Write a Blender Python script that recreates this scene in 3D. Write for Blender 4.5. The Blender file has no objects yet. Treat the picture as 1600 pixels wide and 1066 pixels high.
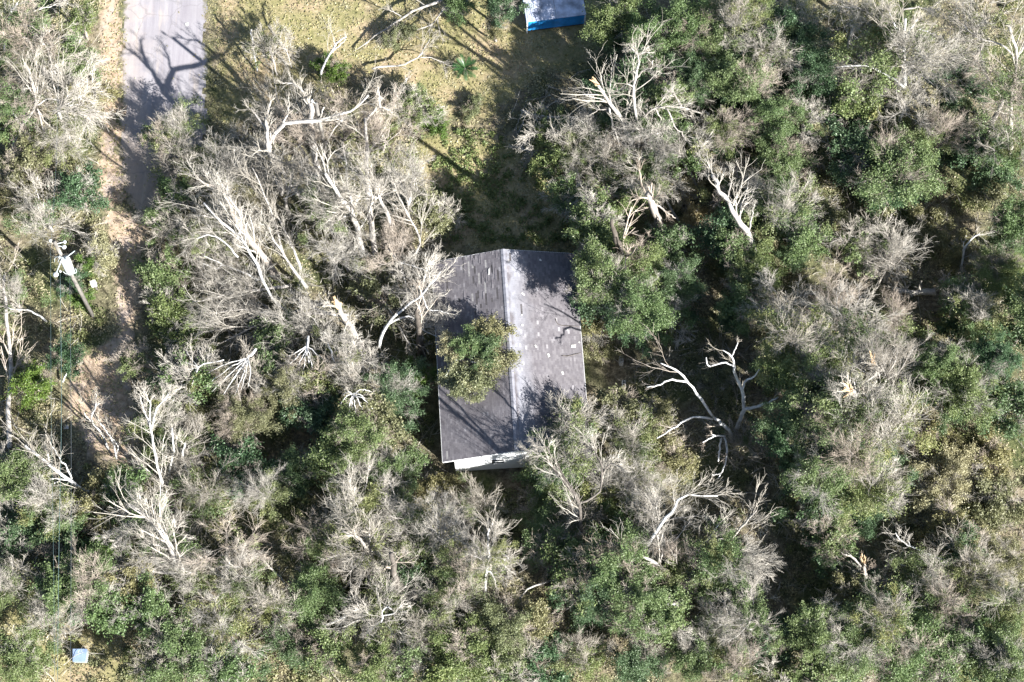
import bpy, math, numpy as np
from mathutils import Vector
# ------------------------------------------------------------ camera, sky, sun, exposure
S = bpy.context.scene
F_PX, TH, CAMH = 2800.0, math.radians(20), 124.0
CAM = np.array([0, -CAMH * math.tan(TH), CAMH])
cd = bpy.data.cameras.new("camera"); co = bpy.data.objects.new("camera", cd)
S.collection.objects.link(co); S.camera = co
cd.sensor_width = 36; cd.lens = 36 * F_PX / 1600; cd.clip_start = 1; cd.clip_end = 3000
co.location = CAM; co.rotation_euler = (TH, 0, 0)
SHD = np.array([-.762, .648]); ELEV = math.radians(30)
sun = bpy.data.lights.new("sun", 'SUN'); sun.energy = 5.0; sun.angle = math.radians(.55); sun.color = (1, .975, .94)
so = bpy.data.objects.new("sun", sun); S.collection.objects.link(so)
ray = Vector((SHD[0] * math.cos(ELEV), SHD[1] * math.cos(ELEV), -math.sin(ELEV)))
so.rotation_euler = ray.to_track_quat('-Z', 'Y').to_euler(); so.location = (60, -60, 80)
W = bpy.data.worlds.new("World"); S.world = W; W.use_nodes = True
wn = W.node_tree; wn.nodes.clear()
sky = wn.nodes.new('ShaderNodeTexSky'); sky.sky_type = 'NISHITA'; sky.sun_disc = False
sky.sun_elevation = ELEV; sky.sun_rotation = math.atan2(-SHD[0], -SHD[1])
bg = wn.nodes.new('ShaderNodeBackground'); bg.inputs[1].default_value = .05
wo = wn.nodes.new('ShaderNodeOutputWorld'); wn.links.new(sky.outputs[0], bg.inputs[0]); wn.links.new(bg.outputs[0], wo.inputs[0])
S.view_settings.view_transform = 'Standard'; S.view_settings.look = 'None'
S.view_settings.exposure = 1.88; S.view_settings.gamma = 1
S.cycles.max_bounces = 5; S.cycles.diffuse_bounces = 2

# ------------------------------------------------------------ helpers
def P(px, py, z=0.0):
    """world point at height z seen at pixel (px,py) of the 1600x1066 photograph"""
    d = np.array([(px - 800) / F_PX, -(py - 533) / F_PX, -1.0]); c, s = math.cos(TH), math.sin(TH)
    w = np.array([d[0], c * d[1] - s * d[2], s * d[1] + c * d[2]])
    return CAM + w * ((z - CAM[2]) / w[2])
PXM = 20.9
def tag(o, label=None, cat=None, group=None, kind=None):
    for k, v in (('label', label), ('category', cat), ('group', group), ('kind', kind)):
        if v: o[k] = v
    return o
def link(o, parent=None):
    S.collection.objects.link(o)
    if parent: o.parent = parent
    return o
def empty(name, loc, rz=0):
    o = bpy.data.objects.new(name, None); o.empty_display_size = .5
    o.location = loc; o.rotation_euler = (0, 0, rz); return link(o)
def mkmesh(name, V, F, mats, smooth=False, mi=None):
    """F: (n,4) or (n,3) array or list of arrays"""
    Fs = [np.asarray(f, dtype=np.int32) for f in (F if isinstance(F, list) else [F]) if len(f)]
    me = bpy.data.meshes.new(name); V = np.asarray(V, dtype=np.float32)
    me.vertices.add(len(V)); me.vertices.foreach_set('co', V.ravel())
    loops = np.concatenate([f.ravel() for f in Fs]); tot = np.concatenate([np.full(len(f), f.shape[1], np.int32) for f in Fs])
    st = np.concatenate([[0], np.cumsum(tot)[:-1]]).astype(np.int32)
    me.loops.add(len(loops)); me.loops.foreach_set('vertex_index', loops)
    me.polygons.add(len(tot)); me.polygons.foreach_set('loop_start', st); me.polygons.foreach_set('loop_total', tot)
    if mi is not None: me.polygons.foreach_set('material_index', np.asarray(mi, np.int32))
    me.polygons.foreach_set('use_smooth', np.full(len(tot), smooth, dtype=bool))
    for m in (mats if isinstance(mats, list) else [mats]): me.materials.append(m)
    me.update(); me.validate(); return me
def ob(name, me, parent=None, kind=None):
    o = bpy.data.objects.new(name, me); link(o, parent)
    if kind: o['kind'] = kind
    return o
BOXF = np.array([[0, 3, 2, 1], [4, 5, 6, 7], [0, 1, 5, 4], [1, 2, 6, 5], [2, 3, 7, 6], [3, 0, 4, 7]])
def boxes(bs):
    """list of (x0,y0,z0,x1,y1,z1) -> V,F"""
    V = []; F = []
    for i, (a, b, c, d, e, f) in enumerate(bs):
        V += [(a, b, c), (d, b, c), (d, e, c), (a, e, c), (a, b, f), (d, b, f), (d, e, f), (a, e, f)]
        F.append(BOXF + 8 * i)
    return np.array(V, float), np.concatenate(F)
def tubes(batches, sides=None, caps=False):
    """batches: list of (pts (N,k,3), rad (N,k), sides)"""
    VV = []; FF = []; CC = {}; off = 0
    for pts, rad, n in batches:
        N, K, _ = pts.shape
        if N == 0: continue
        t = np.gradient(pts, axis=1); t /= np.linalg.norm(t, axis=2, keepdims=True) + 1e-9
        ax = np.where(np.abs(t[:, :1, 2:3]) < .8, np.array([[[0, 0, 1.]]]), np.array([[[1., 0, 0]]]))
        u = np.cross(t, np.broadcast_to(ax, t.shape)); u /= np.linalg.norm(u, axis=2, keepdims=True) + 1e-9
        v = np.cross(t, u)
        a = np.arange(n) * 2 * math.pi / n
        ring = pts[:, :, None] + rad[:, :, None, None] * (u[:, :, None] * np.cos(a)[None, None, :, None] + v[:, :, None] * np.sin(a)[None, None, :, None])
        VV.append(ring.reshape(-1, 3))
        idx = np.arange(N * K * n).reshape(N, K, n) + off
        q = np.stack([idx[:, :-1], np.roll(idx[:, :-1], -1, 2), np.roll(idx[:, 1:], -1, 2), idx[:, 1:]], -1)
        FF.append(q.reshape(-1, 4))
        if n >= 5: CC.setdefault(n, []).append(idx[:, -1][:, :]); CC[n].append(idx[:, 0][:, ::-1])
        off += N * K * n
    return np.concatenate(VV), [np.concatenate(FF)] + [np.concatenate(c) for c in CC.values()]
def nrm(a): return a / (np.linalg.norm(a, axis=-1, keepdims=True) + 1e-9)
def walk(st, d, L, k, wob, up, rng):
    N = len(st); pts = [st]; d = nrm(d)
    for i in range(k):
        d = nrm(d + rng.normal(0, wob, (N, 3)) + np.array([0, 0, up]))
        pts.append(pts[-1] + d * (L / k)[:, None])
    return np.stack(pts, 1)
def kids(pts, rad, L, c, rng, spread=.9, lo=.25, lf=(.3, .6), up=.1, k=3, wob=.2, rmin=.012, rf=.5, maxn=None):
    """children of every polyline"""
    N, K, _ = pts.shape; par = np.repeat(np.arange(N), c); M = len(par)
    t = rng.uniform(lo, 1, M); x = t * (K - 1); i = np.minimum(x.astype(int), K - 2); f = (x - i)[:, None]
    p = pts[par, i] * (1 - f) + pts[par, i + 1] * f; d = nrm(pts[par, i + 1] - pts[par, i])
    r = rng.normal(0, 1, (M, 3)); r = nrm(r - (r * d).sum(1, keepdims=True) * d)
    nd = nrm(d + r * spread * rng.uniform(.5, 1.3, (M, 1)))
    l = L[par] * rng.uniform(*lf, M) * (1.15 - .5 * t)
    r0 = np.maximum(rad[par, i] * rf, rmin)
    q = walk(p, nd, l, k, wob, up, rng)
    rr = r0[:, None] * np.linspace(1, .35, k + 1)[None]; rr = np.maximum(rr, rmin * .6)
    return q, rr, l
def smooth_line(pl, n, rng, jit=.05):
    pl = np.array(pl, float); m = len(pl)
    if m == 2: pl = np.array([pl[0], pl[0] * .5 + pl[1] * .5, pl[1]]); m = 3
    e = np.vstack([2 * pl[0] - pl[1], pl, 2 * pl[-1] - pl[-2]])
    t = np.linspace(0, m - 1 - 1e-6, n); i = t.astype(int); f = (t - i)[:, None]
    a, b, c, d = e[i], e[i + 1], e[i + 2], e[i + 3]
    q = .5 * (2 * b + (c - a) * f + (2 * a - 5 * b + 4 * c - d) * f ** 2 + (-a + 3 * b - 3 * c + d) * f ** 3)
    j = rng.normal(0, jit, q.shape); j[0] = 0
    return q + j
def leaves(cen, size, rng, upb=.5, el=1.7):
    """each leaf one bent diamond of 2 triangles' worth (a quad)"""
    N = len(cen); n = nrm(rng.normal(0, 1, (N, 3)) + np.array([0, 0, upb]))
    a = rng.normal(0, 1, (N, 3)); u = nrm(a - (a * n).sum(1, keepdims=True) * n); v = np.cross(n, u)
    s = (size * rng.uniform(.6, 1.4, N))[:, None]
    V = np.stack([cen - u * s * el * .5, cen - v * s * .5 + n * s * .12, cen + u * s * el * .5, cen + v * s * .5 + n * s * .12], 1)
    return V.reshape(-1, 3), np.arange(4 * N).reshape(-1, 4)

# ------------------------------------------------------------ materials
def newmat(name, rough=.85, spec=.3):
    m = bpy.data.materials.new(name); m.use_nodes = True; nt = m.node_tree; b = nt.nodes['Principled BSDF']
    b.inputs['Roughness'].default_value = rough; b.inputs['Specular IOR Level'].default_value = spec
    return m, nt, b
def N_(nt, t, **kw):
    n = nt.nodes.new(t)
    for k, v in kw.items(): setattr(n, k, v)
    return n
def ramp(nt, fac, stops, interp='LINEAR'):
    r = N_(nt, 'ShaderNodeValToRGB'); r.color_ramp.interpolation = interp
    e = r.color_ramp.elements
    while len(e) < len(stops): e.new(.5)
    for i, (p, c) in enumerate(stops): e[i].position = p; e[i].color = (*c, 1) if len(c) == 3 else c
    nt.links.new(fac, r.inputs[0]); return r.outputs[0]
def noise(nt, scale, detail=4, rough=.6, coord='Object', stretch=None, off=0):
    tc = N_(nt, 'ShaderNodeTexCoord'); mp = N_(nt, 'ShaderNodeMapping'); mp.inputs[1].default_value = (off, off * .7, 0)
    if stretch: mp.inputs[3].default_value = stretch
    nt.links.new(tc.outputs[coord], mp.inputs[0])
    n = N_(nt, 'ShaderNodeTexNoise'); n.inputs['Scale'].default_value = scale; n.inputs['Detail'].default_value = detail; n.inputs['Roughness'].default_value = rough
    nt.links.new(mp.outputs[0], n.inputs[0]); return n.outputs[0]
def mix(nt, f, a, b, bt='MIX'):
    m = N_(nt, 'ShaderNodeMix', data_type='RGBA', blend_type=bt)
    for s, i in ((f, 0), (a, 6), (b, 7)):
        if isinstance(s, (int, float)): m.inputs[i].default_value = s
        elif isinstance(s, tuple): m.inputs[i].default_value = (*s, 1)
        else: nt.links.new(s, m.inputs[i])
    return m.outputs[2]
def rng_map(nt, v, a, b, c=0, d=1):
    m = N_(nt, 'ShaderNodeMapRange'); nt.links.new(v, m.inputs[0])
    for i, x in enumerate((a, b, c, d)): m.inputs[i + 1].default_value = x
    return m.outputs[0]
def bump(nt, b, h, dist=.05, st=.6):
    n = N_(nt, 'ShaderNodeBump'); n.inputs['Distance'].default_value = dist; n.inputs['Strength'].default_value = st
    nt.links.new(h, n.inputs['Height']); nt.links.new(n.outputs[0], b.inputs['Normal'])
def simple(name, col, rough=.6, var=.25, scale=6, metal=0, spec=.4):
    m, nt, b = newmat(name, rough, spec); b.inputs['Metallic'].default_value = metal
    c = ramp(nt, noise(nt, scale), [(.3, tuple(x * (1 - var) for x in col)), (.7, tuple(min(1, x * (1 + var)) for x in col))])
    nt.links.new(c, b.inputs['Base Color']); return m
def leafmat(name, cols, trans=.3, rough=.42, objvar=.35):
    m, nt, b = newmat(name, rough, .35)
    g = N_(nt, 'ShaderNodeNewGeometry'); oi = N_(nt, 'ShaderNodeObjectInfo')
    n = len(cols); c = ramp(nt, g.outputs['Random Per Island'], [(i / max(1, n - 1), x) for i, x in enumerate(cols)])
    patch = noise(nt, .55, 2)
    c = mix(nt, rng_map(nt, patch, .35, .65, 0, .55), c, cols[-1] if isinstance(cols[-1], tuple) else c)
    tint = ramp(nt, oi.outputs['Random'], [(0, (.75, .9, .8)), (.5, (1, 1, 1)), (1, (1.25, 1.12, .9))])
    c = mix(nt, objvar * 2, c, tint, 'MULTIPLY') if objvar else c
    nt.links.new(c, b.inputs['Base Color'])
    tr = N_(nt, 'ShaderNodeBsdfTranslucent'); nt.links.new(c, tr.inputs[0])
    mx = N_(nt, 'ShaderNodeMixShader'); mx.inputs[0].default_value = trans
    nt.links.new(b.outputs[0], mx.inputs[1]); nt.links.new(tr.outputs[0], mx.inputs[2])
    nt.links.new(mx.outputs[0], nt.nodes['Material Output'].inputs[0]); return m
def barkmat(name, a, bcol, sc=3, objvar=.5):
    m, nt, b = newmat(name, .8, .25)
    c = ramp(nt, noise(nt, sc, 5, .7, stretch=(1, 1, .35)), [(.32, a), (.62, bcol)])
    g = N_(nt, 'ShaderNodeNewGeometry')
    c = mix(nt, .7, c, ramp(nt, g.outputs['Random Per Island'], [(0, (.62, .6, .58)), (1, (1.2, 1.2, 1.2))]), 'MULTIPLY')
    oi = N_(nt, 'ShaderNodeObjectInfo')
    c = mix(nt, objvar, c, ramp(nt, oi.outputs['Random'], [(0, (.8, .74, .66)), (.5, (1, 1, 1)), (1, (1.1, 1.08, 1.05))]), 'MULTIPLY')
    nt.links.new(c, b.inputs['Base Color']); bump(nt, b, noise(nt, 14, 5, .7, stretch=(1, 1, .3)), .04, .5); return m
M = {}
M['green'] = leafmat('leaf_green', [(.065, .11, .038), (.125, .185, .065), (.22, .27, .14), (.16, .205, .085)])
M['dark'] = leafmat('leaf_green_shade_tone', [(.035, .072, .036), (.07, .125, .058), (.15, .21, .12), (.08, .13, .062)])  # darker copy of the green leaf; shade of the gaps put into its colour
M['olive'] = leafmat('leaf_olive', [(.11, .115, .05), (.19, .195, .095), (.29, .28, .165), (.2, .2, .11)])
M['bright'] = leafmat('leaf_bright_green', [(.06, .12, .02), (.10, .18, .04), (.14, .2, .05), (.09, .15, .035)])
M['tan'] = leafmat('dry_leaf_tan', [(.19, .165, .09), (.36, .32, .19), (.5, .455, .3), (.34, .31, .18)])
M['vine'] = leafmat('vine_leaf', [(.11, .15, .05), (.17, .21, .08), (.27, .29, .15), (.2, .215, .10)])
M['palm'] = leafmat('palm_leaf', [(.012, .035, .013), (.03, .075, .025), (.05, .11, .035)], trans=.1, rough=.35)
M['darkbark'] = barkmat('bark_dark', (.05, .045, .04), (.14, .125, .11))
M['bark'] = barkmat('bark_grey', (.16, .14, .12), (.36, .33, .3))
M['pale'] = barkmat('bark_bleached', (.2, .185, .17), (.46, .44, .41))
M['white'] = barkmat('bark_white_dead', (.34, .34, .34), (.72, .72, .7), objvar=.1)
M['twig'] = barkmat('twig_grey', (.23, .215, .185), (.47, .445, .395), 1.2)
M['twigb'] = barkmat('twig_brown', (.24, .2, .165), (.44, .39, .33), 1.2)
M['torn'] = simple('torn_wood', (.48, .34, .2), .8, .3, 12)
def groundmix(nt):
    a = noise(nt, .22, 3, .55, off=3); b_ = noise(nt, 2.2, 6, .75, off=9); c_ = noise(nt, 9, 4, .7)
    lit = ramp(nt, b_, [(.3, (.05, .042, .03)), (.42, (.13, .11, .075)), (.55, (.24, .205, .14)), (.7, (.36, .31, .23))])
    grn = ramp(nt, b_, [(.3, (.03, .04, .018)), (.5, (.10, .115, .05)), (.7, (.2, .2, .09))])
    c = mix(nt, rng_map(nt, a, .42, .6), lit, grn)
    return mix(nt, .6, c, ramp(nt, c_, [(.3, (.45, .45, .45)), (.7, (1.25, 1.25, 1.25))]), 'MULTIPLY'), b_, c_
m, nt, b = newmat('forest_floor', .95, .1); c, h1, h2 = groundmix(nt); nt.links.new(c, b.inputs['Base Color']); bump(nt, b, h1, .25, .8); M['ground'] = m
def zone(name, colf, bd=.05, rough=.95):
    m, nt, b = newmat(name, rough, .15); g, h1, h2 = groundmix(nt); c = colf(nt, h1, h2)
    at = N_(nt, 'ShaderNodeAttribute'); at.attribute_name = 'edge'
    e = N_(nt, 'ShaderNodeMath', operation='MULTIPLY_ADD'); nt.links.new(noise(nt, 1.3, 5, .7), e.inputs[0]); e.inputs[1].default_value = 1.6
    nt.links.new(at.outputs['Fac'], e.inputs[2])
    f = rng_map(nt, e.outputs[0], 1.0, 1.35)
    nt.links.new(mix(nt, f, g, c), b.inputs['Base Color']); bump(nt, b, h2, bd, .6); return m
def c_lawn(nt, h1, h2):
    c = ramp(nt, h1, [(.3, (.13, .13, .055)), (.5, (.235, .215, .105)), (.68, (.34, .29, .17))])
    c = mix(nt, rng_map(nt, noise(nt, .28, 3), .45, .62), c, ramp(nt, h1, [(.3, (.23, .175, .10)), (.7, (.42, .34, .23))]))
    return mix(nt, .7, c, ramp(nt, noise(nt, 5, 6, .8), [(.3, (.55, .55, .5)), (.7, (1.3, 1.3, 1.3))]), 'MULTIPLY')
def c_dirt(nt, h1, h2):
    c = ramp(nt, h1, [(.3, (.22, .15, .10)), (.5, (.38, .29, .21)), (.7, (.5, .4, .3))])
    return mix(nt, rng_map(nt, noise(nt, .5, 4), .5, .65, 0, .7), c, (.42, .36, .33))
def c_road(nt, h1, h2):
    c = ramp(nt, noise(nt, 1.0, 4, .6, stretch=(2.2, .12, 1)), [(.35, (.235, .22, .24)), (.65, (.31, .295, .31))])
    c = mix(nt, .5, c, ramp(nt, noise(nt, 30, 3, .7), [(.3, (.75, .75, .75)), (.7, (1.2, 1.2, 1.2))]), 'MULTIPLY')
    tc = N_(nt, 'ShaderNodeTexCoord'); sx = N_(nt, 'ShaderNodeSeparateXYZ'); nt.links.new(tc.outputs['Object'], sx.inputs[0])
    def plus(a, lo, hi, i):
        m_ = N_(nt, 'ShaderNodeMath', operation='ADD'); nt.links.new(rng_map(nt, noise(nt, .55, 5, .7, off=i), .3, .7, -1.3, 1.3), m_.inputs[0]); nt.links.new(a, m_.inputs[1]); return rng_map(nt, m_.outputs[0], lo, hi, 1, 0)
    c = mix(nt, rng_map(nt, plus(sx.outputs[0], -30.2, -28.2, 21), 0, 1, 0, .6), c, (.4, .34, .3))
    c = mix(nt, rng_map(nt, plus(sx.outputs[1], 10.5, 19.5, 31), 0, 1, 0, .9), c, (.36, .29, .22))
    c = mix(nt, rng_map(nt, noise(nt, .6, 5, .7, stretch=(1.6, .2, 1), off=5), .56, .72, 0, .65), c, (.5, .42, .33))
    w = N_(nt, 'ShaderNodeTexWave', wave_type='BANDS', bands_direction='X'); w.inputs['Scale'].default_value = .11; w.inputs['Distortion'].default_value = .6; w.inputs['Phase Offset'].default_value = 1.2
    vo = N_(nt, 'ShaderNodeTexVoronoi', feature='DISTANCE_TO_EDGE'); vo.inputs['Scale'].default_value = .42; wq = N_(nt, 'ShaderNodeMix', data_type='RGBA', blend_type='ADD'); wq.inputs[0].default_value = .5
    nn = N_(nt, 'ShaderNodeTexNoise'); nn.inputs['Scale'].default_value = 1.5; nt.links.new(tc.outputs['Object'], nn.inputs[0]); nt.links.new(tc.outputs['Object'], wq.inputs[6]); nt.links.new(nn.outputs[1], wq.inputs[7]); nt.links.new(wq.outputs[2], vo.inputs[0])
    c = mix(nt, rng_map(nt, vo.outputs[0], .0, .022, .35, 0), c, (.12, .11, .11))
    c = mix(nt, rng_map(nt, noise(nt, .33, 4, .6, off=40), .5, .66, 0, .35), c, (.22, .2, .21))
    nt.links.new(tc.outputs['Object'], w.inputs[0]); c = mix(nt, rng_map(nt, w.outputs[0], .2, .8, 0, .16), c, (.24, .23, .24))
    return mix(nt, rng_map(nt, noise(nt, 3.5, 6, .8, off=12), .68, .74, 0, .5), c, (.3, .22, .13))
M['lawn'] = zone('lawn_grass', c_lawn, .08); M['dirt'] = zone('dirt_track', c_dirt); M['road'] = zone('old_asphalt', c_road, .006, .85)

# ------------------------------------------------------------ ground, lawn, road, track
rg = np.random.default_rng(5)
def gridsheet(name, poly, step, z, mat, fade=1.6, jag=.5):
    """flat sheet clipped to a pixel-traced outline, ragged edge, 'edge' = distance inside in m / fade"""
    pl = np.array([P(x, y)[:2] for x, y in poly])
    x0, y0 = pl.min(0) - step; x1, y1 = pl.max(0) + step
    xs = np.arange(x0, x1, step); ys = np.arange(y0, y1, step); X, Y = np.meshgrid(xs, ys); q = np.stack([X.ravel(), Y.ravel()], 1)
    sd = sdist(q, pl)
    w = sd + jag * (np.sin(q[:, 0] * 1.7 + np.sin(q[:, 1] * 1.3) * 2) * .4 + rg.normal(0, .25, len(q)))
    keep = (w > 0).reshape(X.shape); I = np.arange(X.size).reshape(X.shape)
    k = keep[:-1, :-1] & keep[1:, :-1] & keep[:-1, 1:] & keep[1:, 1:]
    F = np.stack([I[:-1, :-1][k], I[:-1, 1:][k], I[1:, 1:][k], I[1:, :-1][k]], 1)
    used, inv = np.unique(F, return_inverse=True)
    V = np.column_stack([q[used], np.full(len(used), z)])
    me = mkmesh(name, V, inv.reshape(-1, 4), mat)
    at = me.attributes.new('edge', 'FLOAT', 'POINT'); at.data.foreach_set('value', np.clip(sd[used] / fade, 0, 1).astype(np.float32))
    return tag(ob(name, me), kind='structure')
def sdist(q, pl):
    n = len(pl); d = np.full(len(q), 1e9); ins = np.zeros(len(q), bool)
    for i in range(n):
        a, b = pl[i], pl[(i + 1) % n]; ab = b - a; t = np.clip(((q - a) @ ab) / (ab @ ab), 0, 1)
        d = np.minimum(d, np.linalg.norm(q - (a + t[:, None] * ab), axis=1))
        c = (a[1] > q[:, 1]) != (b[1] > q[:, 1])
        xx = a[0] + (q[:, 1] - a[1]) * (b[0] - a[0]) / (b[1] - a[1] + 1e-12); ins ^= c & (q[:, 0] < xx)
    return np.where(ins, d, -d)
g = np.linspace(-1, 1, 121); g = np.sign(g) * np.abs(g) ** 1.8 * 300
X, Y = np.meshgrid(g, g); I = np.arange(X.size).reshape(X.shape)
F = np.stack([I[:-1, :-1].ravel(), I[:-1, 1:].ravel(), I[1:, 1:].ravel(), I[1:, :-1].ravel()], 1)
tag(ob('ground', mkmesh('ground', np.column_stack([X.ravel(), Y.ravel(), 0 * X.ravel()]), F, M['ground'])), kind='structure')
LAWN = [(318, -260), (322, 60), (330, 150), (352, 230), (420, 190), (540, 130), (620, 150), (660, 190), (760, 210), (800, 175), (850, 130), (930, 110), (965, 40), (950, -80), (930, -260)]
CLEARING = [(640, 195), (760, 200), (870, 190), (905, 260), (900, 400), (660, 415), (690, 340), (640, 270)]
VERGE = [(140, -260), (148, 60), (150, 180), (140, 290), (160, 330), (230, 330), (250, 200), (200, 60), (196, -260)]
TRACK = [(170, 240), (150, 330), (165, 430), (170, 520), (100, 560), (90, 640), (130, 720), (200, 745), (235, 720), (225, 640), (215, 560), (230, 470), (240, 380), (250, 250)]
YARD = [(-60, 850), (20, 860), (60, 920), (90, 960), (250, 955), (260, 1000), (200, 1060), (150, 1200), (-60, 1200)]
ROAD = [(186, -420), (188, 0), (184, 140), (180, 215), (182, 270), (200, 330), (250, 360), (300, 330), (325, 280), (331, 190), (329, 60), (328, -420)]
gridsheet('lawn', LAWN, .4, .004, M['lawn'], 2.5, .8)
gridsheet('dirt_track', TRACK, .4, .004, M['dirt'], 2.0, .8)
gridsheet('road_verge', VERGE, .4, .008, M['dirt'], 1.5, .6)
gridsheet('clearing', CLEARING, .4, .012, M['lawn'], 2.5, .8)
gridsheet('yard', YARD, .4, .004, M['lawn'], 2.0, .8)
gridsheet('road', ROAD, .25, .016, M['road'], 1.1, .7)

# ------------------------------------------------------------ house
HC = (P(675, 410, 3.4) + P(897, 396, 3.4) + P(693, 722, 3.4) + P(922, 708, 3.4)) / 4
HW, HL, HE, HR = 5.2, 7.56, 3.4, 5.0
HA = math.atan2(1.0, 15.18)
M['shingle'], nt, b = newmat('asphalt_shingle', .8, .3)
gq = N_(nt, 'ShaderNodeNewGeometry')
c = ramp(nt, gq.outputs['Random Per Island'], [(0, (.108, .1, .106)), (.5, (.13, .122, .128)), (.95, (.155, .146, .15)), (.99, (.2, .19, .195)), (1, (.3, .29, .29))])
c = mix(nt, .7, c, ramp(nt, noise(nt, .45, 6, .7, stretch=(.6, 1.6, 1)), [(.3, (.72, .7, .72)), (.7, (1.25, 1.25, 1.3))]), 'MULTIPLY')
c = mix(nt, rng_map(nt, noise(nt, 1.9, 6, .8), .6, .72, 0, .4), c, (.26, .25, .25))
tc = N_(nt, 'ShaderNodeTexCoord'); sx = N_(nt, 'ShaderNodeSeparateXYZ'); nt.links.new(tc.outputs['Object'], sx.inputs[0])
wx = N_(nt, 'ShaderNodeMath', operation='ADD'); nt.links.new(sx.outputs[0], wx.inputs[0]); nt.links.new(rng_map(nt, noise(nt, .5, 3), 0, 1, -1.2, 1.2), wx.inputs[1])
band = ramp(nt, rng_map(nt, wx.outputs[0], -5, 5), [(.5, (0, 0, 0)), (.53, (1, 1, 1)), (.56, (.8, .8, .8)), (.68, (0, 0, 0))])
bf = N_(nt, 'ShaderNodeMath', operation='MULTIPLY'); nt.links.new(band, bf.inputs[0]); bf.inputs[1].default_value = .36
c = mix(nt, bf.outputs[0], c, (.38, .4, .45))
nt.links.new(c, b.inputs['Base Color']); bump(nt, b, noise(nt, 60, 2), .004, .5)
M['felt'] = simple('roof_felt', (.065, .06, .062), .9, .4, 3)
M['cap'] = simple('ridge_cap_shingle', (.2, .2, .225), .8, .3, 2)
M['siding'] = simple('white_siding', (.78, .8, .8), .5, .06, 1.5)
M['trim'] = simple('white_trim', (.78, .78, .76), .5, .05)
M['glass'], nt, b = newmat('window_glass', .08, .6); b.inputs['Base Color'].default_value = (.02, .025, .03, 1)
house = tag(empty('house', (HC[0], HC[1], 0), HA), 'small white sided house with a dark grey shingle gable roof among damaged trees', 'house')
ang = math.atan2(HR - HE, HW); sl = math.hypot(HR - HE, HW)
V = np.array([(-HW, -HL, HE), (HW, -HL, HE), (HW, HL, HE), (-HW, HL, HE), (0, -HL, HR), (0, HL, HR),
              (-HW, -HL, HE - .12), (HW, -HL, HE - .12), (HW, HL, HE - .12), (-HW, HL, HE - .12), (0, -HL, HR - .12), (0, HL, HR - .12)])
Fq = np.array([[0, 4, 5, 3], [4, 1, 2, 5], [6, 9, 11, 10], [10, 11, 8, 7], [0, 3, 9, 6], [1, 7, 8, 2], [0, 6, 10, 4], [4, 10, 7, 1], [3, 5, 11, 9], [5, 2, 8, 11]])
roof = ob('roof', mkmesh('roof', V, Fq, M['felt']), house)
rs = np.random.default_rng(11)
bs = []; VV = []; FF = []; MI = []
for side in (-1, 1):
    nr = int(sl / .143); nc = int(2 * HL / .3)
    for r in range(nr):
        run = 0; rtype = 1.
        for cidx in range(-1, nc + 1):
            y0 = -HL + cidx * .3 + (.15 if r % 2 else 0) + .002 * rs.normal(); y1 = min(y0 + .296, HL + .02); y0 = max(y0, -HL - .02)
            if y1 - y0 < .05: continue
            s0 = r * .143                                     # distance down from the ridge
            ym = (y0 + HL) / (2 * HL)
            dmg = .002
            if side < 0 and ym > .55: dmg = .002 + .22 * math.exp(-((s0 - 1.7) / 1.3) ** 2)
            elif side > 0 and ym > .72 and s0 < 1: dmg = .03
            if run > 0: run -= 1
            elif rs.random() < dmg: run = int(rs.integers(0, 3)); rtype = rs.random()
            else: rtype = 1.
            if rtype < .35: continue
            lift = .006 + .002 * rs.random() + (.02 if rtype < .75 else 0); e = s0 + .148; MI += [1 if .75 < rtype < 1. else 0] * 4
            def pt(s, y, h):
                x = side * (s * math.cos(ang) + h * math.sin(ang)); z = HR - s * math.sin(ang) + h * math.cos(ang); return (x, y, z)
            k = len(VV)
            VV += [pt(s0, y0, .004), pt(s0, y1, .004), pt(e, y1, lift), pt(e, y0, lift), pt(e, y1, .0), pt(e, y0, .0), pt(s0, y0, 0), pt(s0, y1, 0)]
            f = [[0, 1, 2, 3], [3, 2, 4, 5], [0, 3, 5, 6], [1, 7, 4, 2]]
            if side > 0: f = [a[::-1] for a in f]
            FF += [[k + j for j in a] for a in f]
M['shingle_pale'] = simple('worn_pale_shingle', (.24, .23, .225), .85, .3, 5)
ob('shingles', mkmesh('shingles', VV, np.array(FF), [M['shingle'], M['shingle_pale']], mi=MI), roof, 'stuff')
caps = []; nC = 34
CV = []; CF = []
for i in range(nC):
    y0 = -HL + i * 2 * HL / nC; y1 = y0 + 2 * HL / nC + .03; k = len(CV); z = .02 + .012
    for y, dz in ((y0, z), (y1, z + .012)):
        CV += [(-.17, y, HR - .17 * math.tan(ang) + dz), (0, y, HR + dz + .01), (.17, y, HR - .17 * math.tan(ang) + dz)]
    CF += [[k, k + 1, k + 4, k + 3], [k + 1, k + 2, k + 5, k + 4]]
ob('ridge_cap', mkmesh('ridge_cap', CV, np.array(CF), M['cap']), roof)
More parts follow.
